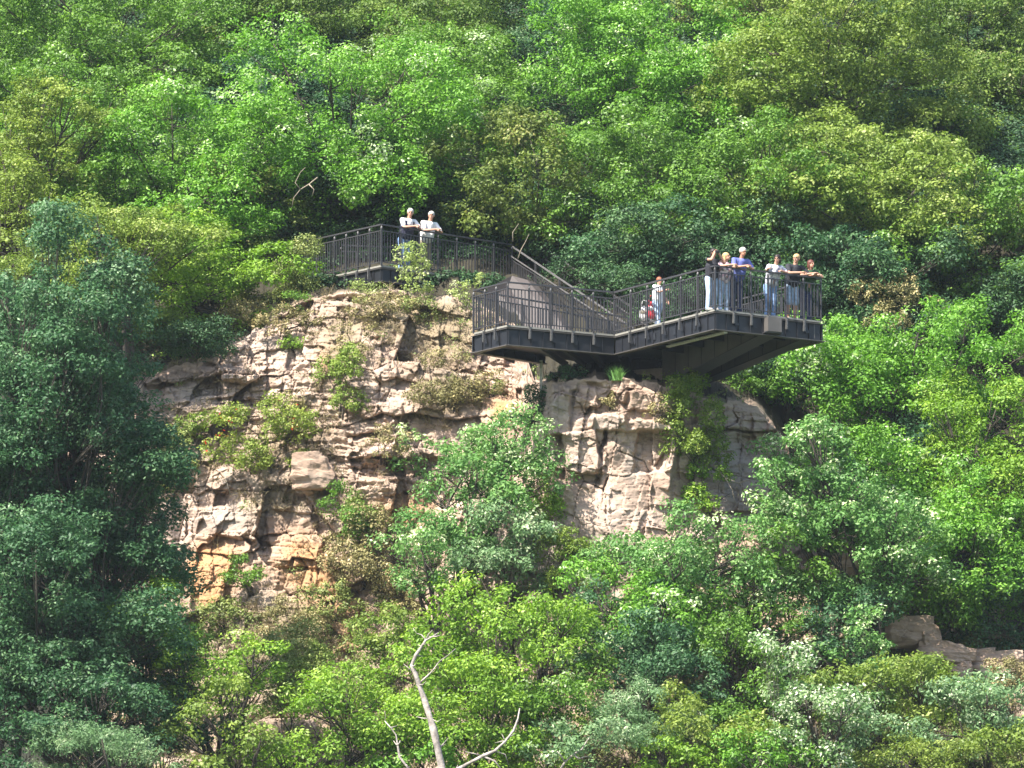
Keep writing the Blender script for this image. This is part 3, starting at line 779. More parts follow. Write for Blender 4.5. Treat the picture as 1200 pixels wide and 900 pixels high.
person('fair-haired man in black T-shirt and pale denim shorts leaning on the rail', p, az, 1.95, top='black', bottom='jeans_pale', hair='hair_blond', shorts=True, lean=.15, yaw=R(-55), shoes='cream', arms=[((-.36,.26,1.20),(-.42,.50,1.19)),((.30,.33,1.19),(.06,.50,1.20))])
def shawl(root, mw, head, rot, arms):
    s_ = Prims()
    for sx in (-1,1): s_.cap_((sx*.19,.10,1.42), .075, (sx*.10,.19,1.30), .06); s_.cap_((sx*.19,.10,1.42), .072, (sx*.25,.22,1.34), .06)
    remeshed(s_, 'shoulder_wrap', .013, PM['white'], root, mw, 3)
p, az = inside(T_, R_, 944.5, .42, zL)
person('auburn-haired woman in teal top with white shoulders at the end of the rail', p, az, 1.82, top='teal', bottom='navy', hair='hair_brown', woman=True, long_hair=1, lean=.18, yaw=R(8), extra=shawl, shoes='skin', arms=[((-.30,.33,1.27),(.02,.46,1.28)),((.34,.30,1.27),(.10,.50,1.31))])
# the walker with a red bag
p = Pz(771, 386.5, zL)
walk_az = math.atan2((T_-C_).y, (T_-C_).x)
wk = person('red-haired walker in striped white shirt reaching an arm forward behind the railing', p, walk_az+R(14), 1.58, top='stripe', bottom='jeans_pale', hair='hair_ginger', woman=True, lean=.04, stride=.16,
       arms=[((-.25,.03,1.14),(-.24,.18,.96)),((.22,.26,1.20),(.16,.52,1.24))], yaw=R(-14), group=None)
wk['group'] = VIS
def bag(label, c, sc, mat, flap):
    o = empty('bag', c-Vector((0,0,sc[2]))); tag(o, label, 'bag')
    b_ = Prims(); b_.ell(c, (sc[0],sc[1],sc[2])); b_.ell(c-Vector((0,0,sc[2]*.35)), (sc[0]*1.02,sc[1]*1.02,sc[2]*.7))
    remeshed(b_, 'bag_body', .02, mat, o, Matrix.Identity(4), 2)
    f_ = Prims(); f_.ell(c+Vector((-.02,-.05,sc[2]*.1)), (sc[0]*.8, sc[1]*.9, sc[2]*.32)); remeshed(f_, 'flap', .02, flap, o, Matrix.Identity(4), 2)
    h_ = MB(); h_.tube([c+Vector((-.08,0,sc[2]*.9)), c+Vector((-.03,0,sc[2]+.16)), c+Vector((.07,0,sc[2]+.15)), c+Vector((.10,0,sc[2]*.85))], .012, 6); h_.build('strap', mat, o, True)
fx = Vector((math.cos(walk_az), math.sin(walk_az), 0)); sx_ = Vector((-fx.y, fx.x, 0))
bag('red shoulder bag carried at the walker\'s hip', p-fx*.24-Vector((.06,.18,0))+UPV*.60, (.13,.11,.27), PM['red'], PM['white'])
bag('cream and white bag hanging behind the red bag', p-fx*.50-Vector((.14,.10,0))+UPV*.55, (.14,.12,.23), PM['white'], PM['cream'])

# ------------------------------------------------------------------ trees, shrubs and other plants
SP = {   # leaf length, width, clump radius, flatness of clumps, upward bias
 'oak':   dict(L=.118, W=.062, rc=.43, flat=.62, up=.55),
 'beech': dict(L=.104, W=.062, rc=.46, flat=.42, up=.75),
 'maple': dict(L=.112, W=.076, rc=.40, flat=.55, up=.50),
 'beam':  dict(L=.120, W=.060, rc=.32, flat=.75, up=.38),
 'willow':dict(L=.115, W=.030, rc=.38, flat=.70, up=.40),
 'shrub': dict(L=.085, W=.048, rc=.25, flat=.75, up=.40),
 'fine':  dict(L=.070, W=.038, rc=.22, flat=.8, up=.35),
}
def unit(rng, n):
    v = rng.normal(size=(n,3)); return v/np.linalg.norm(v, axis=1)[:,None]
def leaf_cloud(rng, centers, radii, sp, k=400, tint=None, axis=None):
    """many leaf blades spread over the outside of many small twig clumps"""
    cnt = np.maximum(8, (k*radii**2).astype(int)); idx = np.repeat(np.arange(len(centers)), cnt); n = len(idx)
    d = unit(rng, n); d[:,2] = np.where(rng.random(n) < .35, np.abs(d[:,2]), d[:,2])
    rr = radii[idx]*(1-.55*rng.random(n)**1.6)*(1+.25*rng.normal(size=n)*.5)
    pos = centers[idx] + d*rr[:,None]*np.array([1,1,sp['flat']])
    nrm = d*.80 + np.array([0,0,sp['up']]) + rng.normal(size=(n,3))*.34 + (SUNV*.12)
    nrm /= np.linalg.norm(nrm, axis=1)[:,None]
    a = np.cross(nrm, unit(rng, n)); a /= np.linalg.norm(a, axis=1)[:,None]+1e-9
    a[:,2] -= .25; a /= np.linalg.norm(a, axis=1)[:,None]
    b = np.cross(nrm, a); b /= np.linalg.norm(b, axis=1)[:,None]+1e-9
    s_ = (.7+.6*rng.random(n))[:,None]
    l = a*sp['L']*.5*s_; w = b*sp['W']*.5*s_
    v = np.stack([pos-l, pos+w-l*.1, pos+l, pos-w-l*.1], 1).reshape(-1,3)
    q = np.arange(n*4).reshape(-1,4)
    ti = rng.random(n)*.40 + (tint[idx] if tint is not None else .14)
    return v, q, np.clip(ti + (rng.random(n) > .96)*.25, 0, 1)
SUNV = np.array(SUN_DIR)
def foliage(name, parent, mat, v, q, ti):
    me = np_mesh(name, v, q)
    at = me.attributes.new('tint', 'FLOAT', 'FACE'); at.data.foreach_set('value', ti.astype(np.float32))
    return link(name, me, mat, parent)

def plant(kind, label, cat, px, py, rx, ry, Y, lm, sp, group=None, dens=1.0, seed=0, nl=None, root=None, depth=1.0, bark='bark', open_=0.0, limbs=True, rock=False, stems=1):
    """kind: thing's name; px..ry: crown as seen; Y: distance. Crown = boughs -> twig clumps -> leaves"""
    if Y is None: Y = on_rock(px, py+ry*.55).y - .35*rx/S
    rng = np.random.default_rng(seed*7919+11); spd = dict(SP[sp]); s_ = Y/F
    c = P(px, py, Y); RX, RZ = rx*s_, ry*s_; RY = depth*(RX*.6+RZ*.4)
    small = RX < 1.6
    if root is not None:
        base = on_rock(*root)
    elif rock:
        base = on_rock(px, min(py+ry*.8, 899))
    else:
        gz = ground_z(c.x, c.y); base = Vector((c.x+rng.normal()*.4, c.y+.3+.3*RY, gz))
        base.z = ground_z(base.x, base.y)
        if base.z > c.z-RZ*.35: base.z = base.z-.2
    rt = empty(kind, base); tag(rt, label, cat, group)
    n_l = nl or int(np.clip(5 + RX*RZ*1.5, 5, 20))
    # boughs: spread over the crown, kept apart
    L = []; tries = 0
    while len(L) < n_l and tries < 4000:
        tries += 1
        p = unit(rng, 1)[0]*(.20+.78*rng.random()**.55)
        if p[1] > .55 and rng.random() < .6: continue
        if all(np.linalg.norm(p-o) > .46*(1-.0002*tries)*(14/max(n_l,5))**.33 for o in L): L.append(p)
    L = np.array(L); Rl = (.26+.30*rng.random(len(L)))*(9/max(len(L),4))**.28
    rc = spd['rc']*(.6 if RX < .9 else .8 if small else 1.0)
    cs, rs_, ts, bough = [], [], [], []
    for i, (o, rl) in enumerate(zip(L, Rl)):
        ax = np.array([RX, RY, RZ])*rl*(.75+.5*rng.random(3)); area = 4*math.pi*((ax[0]*ax[1]+ax[0]*ax[2]+ax[1]*ax[2])/3)
        n = max(4, int(dens*.95*area/(math.pi*rc*rc)))
        d = unit(rng, n*2); d = d[(d[:,2] > -.55)][:n]
        rad = (.62+.38*rng.random(len(d)))[:,None]
        pts = np.array(c) + o*np.array([RX,RY,RZ]) + d*ax*rad*np.array([1,1,.82])
        pts[:,2] -= .10*RX*(np.linalg.norm(d[:,:2], axis=1)**2)*rng.random(len(d))
        cs.append(pts); rs_.append(rc*(.45+.95*rng.random(len(pts))**1.3)); ts.append(np.full(len(pts), .04+.20*rng.random())+.16*rng.random(len(pts))+.34*((rng.random(len(pts)) < .10+.16*np.clip(d[:,2],0,1))))
        bough.append(np.array(c)+o*np.array([RX,RY,RZ]))
    cs_, rs2, ts2 = np.concatenate(cs), np.concatenate(rs_), np.concatenate(ts)
    if open_ > 0:
        keep = rng.random(len(cs_)) > open_; cs_, rs2, ts2 = cs_[keep], rs2[keep], ts2[keep]
    kk = 3.3/(spd['L']*spd['W'])*dens**.3
    v, q, ti = leaf_cloud(rng, cs_, rs2, spd, kk, ts2)
    foliage('crown', rt, LM[lm], v, q, ti)
    # trunk with limbs that run out to every bough
    tk = MB(); top = Vector(c) + Vector((rng.normal()*.2*RX,.3*RY,-RZ*.05)); h = (top-base).length
    r0 = float(np.clip(.028*h+.018*RX, .02, .32)) if not small else .018+.02*RX
    if dens > 1.3 and not small: r0 *= .5
    for st_ in range(stems):
        b0 = base + (Vector((rng.normal()*.12*RX, rng.normal()*.1*RX, 0)) if stems > 1 else Vector())
        t0 = top + (Vector((rng.normal()*.45*RX, 0, -rng.random()*RZ*.3)) if stems > 1 else Vector())
        pts = [b0.lerp(t0, f)+Vector((rng.normal(), rng.normal(), 0))*(.05*h*.3*math.sin(f*3.14)) for f in np.linspace(0,1,7)]
        pts[0] = b0 - Vector((0,0,.25))
        tk.tube(pts, [r0*(1-.92*f)*(1.25 if f == 0 else 1) for f in np.linspace(0,1,7)], 8)
        if limbs:
            for i, o in enumerate(bough):
                if stems > 1 and i % stems != st_: continue
                f = .35+.5*rng.random(); j = int(f*6); a = pts[j].lerp(pts[j+1], f*6-j); o = Vector(o)
                mid = a.lerp(o, .55)+Vector((rng.normal(), rng.normal(), .6))*.07*(o-a).length
                rr = r0*.34
                tk.tube([a, a.lerp(mid,.5), mid, o], [rr, rr*.8, rr*.6, rr*.3], 5)
                for w_ in cs[i][::max(1, len(cs[i])//7)]:
                    w_ = Vector(w_); m2 = mid.lerp(w_, .5)+Vector((rng.normal(), rng.normal(), rng.normal()))*.06
                    tk.tube([mid.lerp(o, rng.random()*.8), m2, w_], [rr*.35, rr*.25, rr*.08], 4)
    tk.build('trunk' if not small else 'stem', M[bark], rt, True)
    return rt

BK = 'trees of the wood above and behind the platform'
RT = 'trees on the slope right of the cliff'
LT = 'large trees in front on the left'
BT = 'trees and bushes at the foot of the cliff'
CS = 'shrubs growing on the cliff'
PL = [
 # ---- wood behind and above
 ('tree','broad mid-green tree filling the top left corner','tree',95,70,150,105,224,'mid','oak',BK),
 ('tree','dark green tree behind the golden sprays at the left edge','tree',150,205,120,95,218,'mid','oak',BK),
 ('tree','golden olive tree with drooping sprays at the left edge','tree',48,172,62,66,211,'gold','beech',BK),
 ('tree','golden tree lower on the left edge above the blue-green tree','tree',30,255,62,52,206,'gold','beech',BK),
 ('tree','bright green tree left of the dark hollow behind the platform','tree',205,215,95,85,212,'bright','oak',BK),
 ('tree','dull olive tree at the top left of centre','tree',310,45,95,85,230,'olive','maple',BK),
 ('tree','olive tree at the top edge between the two oaks','tree',430,15,100,60,234,'olive','maple',BK),
 ('tree','big light-tipped oak directly above the two upper visitors','tree',405,150,125,108,213.2,'bright','oak',BK),
 ('tree','green oak between the light-tipped oak and the big central tree','tree',545,150,105,95,220,'mid','oak',BK),
 ('tree','dark olive tree at the top centre','tree',580,40,120,75,232,'olive','oak',BK),
 ('tree','ochre tinged tree behind the top of the stairs','tree',622,222,78,66,212.3,'ochre','maple',BK),
 ('tree','big round bright green tree in the upper centre','tree',745,125,130,115,222,'bright','oak',BK),
 ('tree','green tree above the red-haired walker','tree',760,235,105,72,212.5,'mid','oak',BK),
 ('tree','tall yellow-green tree in the upper right','tree',965,110,135,125,220,'yellow','maple',BK),
 ('tree','ochre topped tree at the top edge right of centre','tree',850,25,80,55,232,'ochre','maple',BK),
 ('tree','dull green tree at the top right corner','tree',1130,70,120,110,228,'olive','maple',BK),
 ('tree','dull olive tree on the right edge under the corner tree','tree',1185,190,75,90,224,'olive','maple',BK),
 ('tree','green tree behind the visitors at the corner of the rail','tree',880,240,95,85,212,'mid','oak',BK),
 ('tree','yellow-green tree with hanging boughs right of the rail end','tree',1035,245,115,88,212,'yellow','maple',BK),
 ('tree','mid green tree on the right edge above the bright slope oaks','tree',1150,300,95,85,212,'mid','maple',BK),
 ('tree','dark tree in the hollow behind the end of the platform','tree',985,335,85,70,None,'dark','oak',BK),
 ('tree','small shaded tree just behind the stairs','tree',668,300,55,48,213.2,'painted_shade','oak',BK),
 ('tree','small shaded tree behind the jutting arm','tree',790,310,75,50,None,'painted_shade','oak',BK),
 ('tree','shaded tree in the hollow behind the upper deck','tree',400,235,110,60,215.5,'painted_shade','oak',BK),
 ('tree','shaded tree behind the right end of the upper deck','tree',540,260,75,55,214.8,'painted_shade','oak',BK),
 ('tree','brownish green bush tree left of the upper deck','tree',282,262,62,58,213,'ochre','maple',BK),
 ('tree','bright beech overhanging the cliff edge left of the path','tree',226,340,94,74,208.5,'lime','beech',BK),
 ('tree','yellowish beech above the overhanging beech','tree',165,320,62,62,206,'yellow','beech',BK),
 # ---- right hand slope
 ('tree','bright green oak on the right slope below the dark hollow','tree',1065,455,105,78,206,'bright','oak',RT),
 ('tree','bright oak at the right edge of the slope','tree',1165,430,80,60,208,'bright','oak',RT),
 ('tree','pale green tree touching the underside of the arm','tree',955,435,62,66,205,'bright','beam',RT),
 ('tree','bright lime oak low on the right edge','tree',1150,540,95,90,203,'lime','oak',RT),
 ('tree','grey-brown half-dry bush between the dark hollow and the bright oak','bush',1045,370,48,42,209,'dry','shrub',RT),
 ('tree','bushy green tree in the middle of the right slope','tree',1020,540,85,62,204,'bright','beam',RT),
 ('tree','whitebeam with pale leaves beside the grey rock','tree',945,560,62,72,197.5,'beam','beam',RT),
 ('tree','whitebeam with pale tips in the middle of the right slope','tree',1010,645,88,62,198,'beam','beam',RT),
 ('tree','green oak on the right edge above the flat rocks','tree',1135,665,92,80,201,'bright','oak',RT),
 ('tree','shaded bush under the end of the platform','bush',905,445,62,38,None,'painted_shade','oak',RT),
 ('tree','low green bush on top of the grey rock','bush',870,455,45,26,204.5,'mid','shrub',RT),
 # ---- left front
 ('tree','tall blue-green tree standing before the left edge of the cliff','tree',75,400,86,125,190,'teal','oak',LT),
 ('tree','dark blue-green tree reaching over the left of the cliff','tree',98,540,88,105,190.5,'dark','oak',LT),
 ('tree','dark tree in the lower left corner','tree',70,700,125,105,190,'teal','oak',LT),
 ('tree','dark tree in deep shade at the bottom left','tree',110,800,105,75,191,'dark','oak',LT),
 ('tree','dark bough tree beside the orange rock','tree',168,640,40,78,194,'dark','oak',LT),
 ('bush','grey-green willow bush at the bottom left','bush',120,890,85,38,186,'silver','willow',BT),
 # ---- foot of cliff
 ('tree','small lime green maple between the dark tree and the willow','tree',180,735,48,42,191,'lime','beech',BT),
 ('tree','lime green maple with layered boughs left of the brambles','tree',258,790,72,52,191,'lime','beech',BT),
 ('bush','olive bush at the bottom left of the dead tree','bush',275,868,75,45,188,'yellow','maple',BT),
 ('bush','mixed green thicket under the orange rock face','bush',330,775,58,55,195,'broom','shrub',BT),
 ('bush','lime bush in the bottom middle left of the dead trunk','bush',415,850,75,58,190,'lime','beam',BT),
 ('tree','bright lime tree standing below the middle of the cliff','tree',590,755,80,72,192,'lime','beam',BT),
 ('tree','lime tree right behind the dead trunk','tree',555,830,95,68,190.5,'lime','oak',BT),
 ('bush','green bush between the two lime trees and the dead bough','bush',640,815,60,52,191,'mid','beam',BT),
 ('tree','small yellow-green tree at the head of the dead trunk','tree',462,735,38,30,194,'yellow','beam',BT),
 ('tree','silvery whitebeam shrub spreading in the middle of the cliff','tree',568,570,80,78,199.5,'beam','beam',CS),
 ('tree','pale green shrub left under the silvery whitebeam','tree',505,655,68,48,198.5,'beam','beam',CS),
 ('tree','grey-green shrub below the silvery whitebeam','tree',590,640,60,55,199,'silver','beam',CS),
 ('tree','whitebeam with bright tips below the buttress','tree',790,648,88,55,196.5,'beam','beam',BT),
 ('tree','dense green whitebeam low beneath the buttress','tree',760,712,98,58,195.5,'bright','beam',BT),
 ('tree','blue-green tree beneath the dense whitebeam','tree',735,745,80,52,195,'teal','beam',BT),
 ('tree','green tree between the whitebeams right of the buttress','tree',868,680,62,55,197,'beam','beam',BT),
 ('tree','shaded green tree in the lower middle right','tree',850,755,80,50,195.5,'mid','beam',BT),
 ('tree','blue-green shrub right of the pale rock','tree',960,740,70,48,197,'teal','beam',BT),
 ('bush','white blossoming bush right of the lower middle','bush',922,785,38,60,190.5,'white','beam',BT),
 ('bush','pale blossoming bush at the bottom right of the middle','bush',965,845,64,42,190,'white','beam',BT),
 ('bush','yellow bush at the bottom right of the middle','bush',830,860,58,48,190.5,'gold','beam',BT),
 ('bush','silver-grey willow bush beside the yellow bush','bush',745,845,58,48,191,'silver','willow',BT),
 ('bush','grey-green bush at the bottom next to the dead bough','bush',680,880,58,34,189,'silver','beam',BT),
 ('bush','yellow-green bush below the flat rocks at the right','bush',1065,825,72,45,195,'yellow','beam',BT),
 ('bush','bright bush in the bottom right corner','bush',1140,850,80,48,193.5,'silver','beam',BT),
 ('bush','golden bush low at the bottom right','bush',1050,885,72,34,191.5,'gold','shrub',BT),
 ('bush','green bush at the bottom edge under the white blossoms','bush',900,890,70,32,190,'bright','beam',BT),
 ('bush','small green bush left of the flat rocks','bush',1085,705,48,34,200,'mid','beam',RT),
]
PL += [
 ('tree','green tree at the top edge left of the olive trees','tree',215,55,85,75,229,'mid','oak',BK),
 ('tree','green tree in the upper left under the corner tree','tree',40,110,70,60,220,'mid','oak',BK),
 ('tree','dark tree under the dull olive top left of centre','tree',315,115,70,55,224,'dark','oak',BK),
 ('tree','olive green tree filling the gap at the top right of centre','tree',700,30,75,60,235,'olive','oak',BK),
 ('tree','dark tree behind the top of the central round tree','tree',650,95,70,60,229,'dark','oak',BK),
 ('tree','dark tree between the central round tree and the yellow-green tree','tree',855,130,60,75,226,'dark','oak',BK),
 ('tree','dull olive tree behind the yellow-green tree at the top','tree',990,25,95,55,236,'olive','maple',BK),
 ('tree','dark tree in the gap right of the yellow-green tree','tree',1085,180,60,70,224,'dark','maple',BK),
 ('tree','yellow-green tree under the tall yellow-green one','tree',955,225,85,70,216,'yellow','maple',BK),
 ('tree','shaded dark tree behind the three right-hand visitors','tree',905,310,75,55,None,'painted_shade','oak',BK),
 ('tree','dark tree in the hollow right of the rail end','tree',1060,345,85,60,None,'painted_shade','oak',BK),
 ('tree','dark tree in shade at the right edge above the bright oak','tree',1165,365,70,52,None,'painted_shade','oak',BK),
 ('tree','shaded tree right behind the two upper visitors','tree',480,225,80,52,215.5,'painted_shade','oak',BK),
 ('tree','shaded tree in the deep hollow left of the upper visitors','tree',330,250,70,48,214.5,'painted_shade','oak',BK),
 ('tree','shaded tree behind the middle of the stairs','tree',715,300,60,45,212,'painted_shade','oak',BK),
 ('tree','green tree over the shaded tree behind the arm','tree',715,225,80,55,217,'mid','oak',BK),
 ('tree','green tree between the golden sprays and the bright green tree','tree',130,255,70,60,212,'mid','oak',BK),
 ('tree','lime bush tree at the left above the blue-green tree','tree',120,300,60,50,204,'yellow','beech',BK),
 ('bush','shaded bush on the ground under the upper deck trees','bush',620,305,50,30,213.6,'painted_shade','shrub',BK),
 ('bush','shaded bush beside the left end of the upper deck','bush',330,305,42,32,214,'painted_shade','shrub',BK),
 ('bush','dim bush behind the walker','bush',760,350,50,30,None,'painted_shade','shrub',BK),
 ('bush','dim bush behind the end of the arm','bush',880,365,60,32,None,'painted_shade','shrub',BK),
 ('bush','shaded leafy bush under the beech on the cliff edge','bush',225,400,65,24,None,'painted_shade','shrub',BK),
 ('tree','deep green tree behind the bright oaks of the slope','tree',1000,425,60,50,209,'mid','oak',RT),
 ('tree','bright green tree low in the middle of the right slope','tree',1080,600,75,58,202,'bright','oak',RT),
 ('tree','small dark tree between the bright oaks of the slope','tree',1095,530,50,45,205,'dark','oak',RT),
 ('tree','whitebeam between the grey rock and the bright slope trees','tree',985,590,55,48,199,'beam','beam',RT),
 ('bush','green bush under the whitebeam beside the grey rock','bush',925,645,52,40,197,'mid','beam',RT),
 ('tree','dark tree at the right edge above the flat rocks','tree',1190,720,55,50,201,'dark','oak',RT),
 ('tree','blue-green tree at the left edge in the middle','tree',15,500,75,95,190,'teal','oak',LT),
 ('tree','shaded blue-green tree behind the two left trees','tree',95,440,70,70,191.5,'teal','oak',LT),
 ('tree','blue-green tree low on the left edge','tree',20,620,80,80,191,'dark','oak',LT),
 ('tree','blue-green tree beside the bright maple at the lower left','tree',150,690,70,60,192.5,'teal','oak',LT),
 ('bush','dark bush in the bottom left corner beside the willow','bush',20,865,60,50,187,'dark','oak',BT),
 ('bush','dark green bush above the willow','bush',190,845,60,45,190,'dark','beech',BT),
 ('bush','lime bush at the bottom edge left of the dead trunk','bush',345,885,65,36,189,'lime','beam',BT),
 ('bush','lime bush at the bottom edge right behind the dead trunk','bush',500,885,60,34,189.5,'bright','beam',BT),
 ('bush','green bush at the bottom edge under the right dead bough','bush',600,885,60,34,189.2,'lime','beam',BT),
 ('bush','dark green bush right of the tall lime tree','bush',665,770,48,48,193.5,'mid','beam',BT),
 ('bush','yellow bush left of the tall lime tree','bush',400,790,58,42,193.5,'yellow','shrub',BT),
 ('bush','green thicket behind the dead treetop','bush',490,790,50,45,192.5,'lime','beam',BT),
 ('bush','dark bush between the blue-green tree and the yellow bush','bush',790,800,60,42,193,'teal','beam',BT),
 ('bush','green bush right of the yellow bush','bush',880,835,52,42,192.5,'mid','beam',BT),
 ('bush','lime bush at the bottom edge under the yellow bush','bush',800,890,55,30,189.5,'lime','beam',BT),
 ('bush','green bush left of the flat rock steps','bush',1000,785,60,38,196,'beam','beam',BT),
 ('bush','yellow bush in the middle of the lower right','bush',985,800,48,32,194.5,'yellow','beam',BT),
 ('bush','grey-brown brush under the right end of the flat rocks','bush',1170,810,45,28,196.5,'dry','fine',BT),
 ('bush','silvery bush beside the pale blossoming bushes','bush',1010,860,48,36,192,'silver','beam',BT),
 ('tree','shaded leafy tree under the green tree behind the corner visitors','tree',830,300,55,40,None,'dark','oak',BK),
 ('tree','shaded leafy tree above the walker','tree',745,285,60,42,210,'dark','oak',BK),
 ('bush','shaded leafy bush behind the foot of the stairs','bush',690,345,55,34,209.5,'painted_shade','shrub',BK),
 ('bush','shaded leafy bush right behind the middle of the jutting arm','bush',820,350,55,34,None,'painted_shade','shrub',BK),
 ('bush','shaded leafy bush under the hanging boughs at the right','bush',1000,390,60,34,None,'painted_shade','shrub',BK),
 ('bush','shaded leafy bush behind the right half of the upper deck','bush',560,290,60,34,213.8,'painted_shade','shrub',BK),
 ('bush','shaded leafy bush behind the left half of the upper deck','bush',420,275,60,34,214.2,'painted_shade','shrub',BK),
 ('tree','olive tree at the top edge behind the light-tipped oak','tree',490,70,80,60,226,'olive','oak',BK),
 ('tree','green tree at the right edge between the olive and mid green trees','tree',1180,250,60,60,220,'mid','oak',BK),
 ('tree','dark tree in the gap left of the light-tipped oak','tree',290,175,55,60,218,'dark','oak',BK),
 ('tree','olive tree on the right edge between the corner tree and the mid green one','tree',1165,150,75,60,225,'olive','maple',BK),
 ('tree','dark green tree behind the right side of the yellow-green tree','tree',1120,205,60,55,222,'mid','maple',BK),
 ('tree','green tree at the very top left of centre','tree',370,20,70,45,238,'dark','oak',BK),
 ('tree','green tree in the top right behind the dull one','tree',1060,15,80,50,238,'olive','oak',BK),
 ('bush','dark bush filling the foot of the lower left trees','bush',85,845,95,48,187.5,'dark','oak',BT),
 ('bush','small green bush on the long low rock at the right','bush',1140,775,20,14,None,'lime','shrub',RT),
 ('bush','dark bush behind the flat rock steps','bush',1120,730,50,24,None,'painted_shade','shrub',RT),
 ('bush','whitebeam bush in front of the left end of the rock steps','bush',1025,735,26,24,195.5,'beam','beam',RT),
 ('bush','yellow-green bush at the left edge under the golden trees','bush',18,305,40,30,201,'yellow','shrub',BK),
 ('tree','blue-green tree filling the gap between the left trees and the cliff','tree',120,555,58,66,190.8,'dark','oak',LT),
 ('tree','small green tree at the very top of the right corner','tree',1135,25,75,50,232,'olive','maple',BK),
 ('tree','small green tree at the very top of the left corner','tree',25,25,75,55,231,'mid','oak',BK),
 ('bush','lime bush at the far bottom right edge','bush',1190,880,52,40,192,'yellow','beam',BT),
]
GROW = {BK: 1.30, RT: 1.12, LT: 1.16, BT: 1.10, CS: 1.05}
for i, a in enumerate(PL):
    a = list(a); g_ = GROW[a[10]]; a[5] *= g_; a[6] *= g_
    plant(*a, seed=i+1, dens=1.15 if a[10] != LT else 1.5)

CL = [
 ('rose_bush','rose bush dotted with red hips on the left of the cliff','bush',305,520,52,55,'hip','shrub',.9,.15),
 ('shrub','upright green shrub on the cliff right of the rose bush','bush',400,448,26,48,'yellow','shrub',.9,.1),
 ('shrub','green shrub at the left edge of the cliff face','bush',205,545,32,46,'broom','shrub',.9,.1),
 ('sapling','pale yellow-green sapling in front of the upper deck','sapling',482,326,24,36,'pale','shrub',.6,.3),
 ('sapling','smaller pale sapling at the right end of the upper deck','sapling',547,346,20,24,'pale','shrub',.6,.3),
 ('sapling','thin yellow sapling under the corner of the upper deck','sapling',424,345,10,17,'pale','fine',.9,.15),
 ('broom_bush','feathery grey-green broom left of the upper deck','bush',357,316,34,40,'broom','fine',1.2,.05),
 ('shrub','dry olive brush hanging below the left of the platform','bush',528,448,46,34,'dry','fine',.8,.1),
 ('shrub','dark round shrub left of the buttress','bush',612,502,25,26,'dark','shrub',1.1,0),
 ('shrub','pale leaved shrub above the silvery whitebeam','bush',500,535,40,30,'beam','beam',.7,.15),
 ('shrub','tall yellow-green shrub in the cleft right of the buttress','bush',812,515,28,66,'yellow','shrub',1,.1),
 ('shrub','small green shrub high in the cleft right of the buttress','bush',795,470,18,26,'lime','shrub',.9,.1),
 ('shrub','dark shrub low in the cleft right of the buttress','bush',830,570,24,30,'lime','shrub',1,.05),
 ('shrub','green shrub on the cliff below the overhanging layers','bush',405,600,40,34,'mid','shrub',.9,.1),
 ('shrub','brown and green brush on the cliff left of the silvery whitebeam','bush',425,650,42,42,'dry','shrub',.8,.1),
 ('bramble','bramble patch beneath the orange rock','bush',292,672,26,22,'mid','shrub',.9,.1),
 ('bramble','bramble patch at the foot of the orange rock','bush',262,722,44,20,'broom','shrub',.9,.1),
 ('bramble','bramble patch left of the dead treetop','bush',392,706,30,24,'broom','shrub',.8,.15),
 ('shrub','dry brush on the slope between cliff foot and lime trees','bush',350,735,40,28,'dry','fine',.8,.1),
 ('creeper','yellow-green creeper running down between the cliff parts','creeper',662,655,26,44,'yellow','shrub',.8,.2),
 ('creeper','lime creeper at the foot of the buttress','creeper',700,660,34,22,'lime','shrub',.8,.1),
 ('shrub','leafy shrub in the gap left of the buttress foot','bush',640,590,22,44,'lime','shrub',.8,.15),
 ('shrub','brown dry brush on the buttress top at the right','bush',775,480,16,18,'dry','fine',.6,.2),
 ('shrub','thin weeds on the ledge in the middle of the buttress','bush',716,470,14,12,'dry','fine',.5,.2),
 ('shrub','weedy brush under the left sapling','bush',450,362,45,16,'dry','fine',.7,.2),
 ('shrub','green weeds at the foot of the pale sapling','bush',500,362,34,13,'broom','fine',.8,.1),
 ('shrub','low dry brush left below the upper deck','bush',415,400,26,26,'dry','fine',.7,.15),
 ('shrub','small green tuft at the cliff top below the broom','bush',345,352,18,12,'mid','fine',.8,.1),
 ('shrub','dry grassy brush in the middle of the left cliff','bush',335,480,24,18,'dry','fine',.7,.1),
 ('shrub','dark bush in the shade under the left deck','bush',660,437,20,10,'dark','fine',.8,.1),
 ('shrub','green bush between pier and arm girder','bush',800,445,30,12,'lime','shrub',.8,.1),
 ('shrub','dry brush low on the cliff beside the lime tree','bush',470,700,34,28,'dry','fine',.7,.2),
 ('shrub','dry brush on the slope at the upper left of the cliff','bush',292,372,32,18,'dry','fine',.8,.1),
 ('shrub','dry grassy brush at the top of the cliff below the path','bush',335,372,28,20,'dry','fine',.8,.1),
 ('shrub','bushy weeds on the bank left of the path railing','bush',290,342,34,16,'broom','shrub',.9,.1),
 ('shrub','small green bush on the thin ledges of the left cliff','bush',345,405,14,12,'lime','fine',.8,.1),
 ('shrub','dry brush hanging over the middle ledge','bush',450,520,26,18,'dry','fine',.7,.1),
 ('shrub','olive weeds on the ledge below the left platform corner','bush',575,455,20,14,'broom','fine',.8,.1),
 ('shrub','dry brown brush above the left orange block','bush',395,655,22,30,'dry','fine',.7,.1),
 ('shrub','green shrub between the rose bush and the pale shrub','bush',430,590,26,20,'broom','shrub',.8,.1),
 ('creeper','dark creeper in the corner where the buttress meets the left cliff','creeper',628,468,14,34,'dark','fine',.9,.1),
 ('shrub','green shrub above the left orange block','bush',232,500,24,20,'yellow','shrub',.7,.2),
]
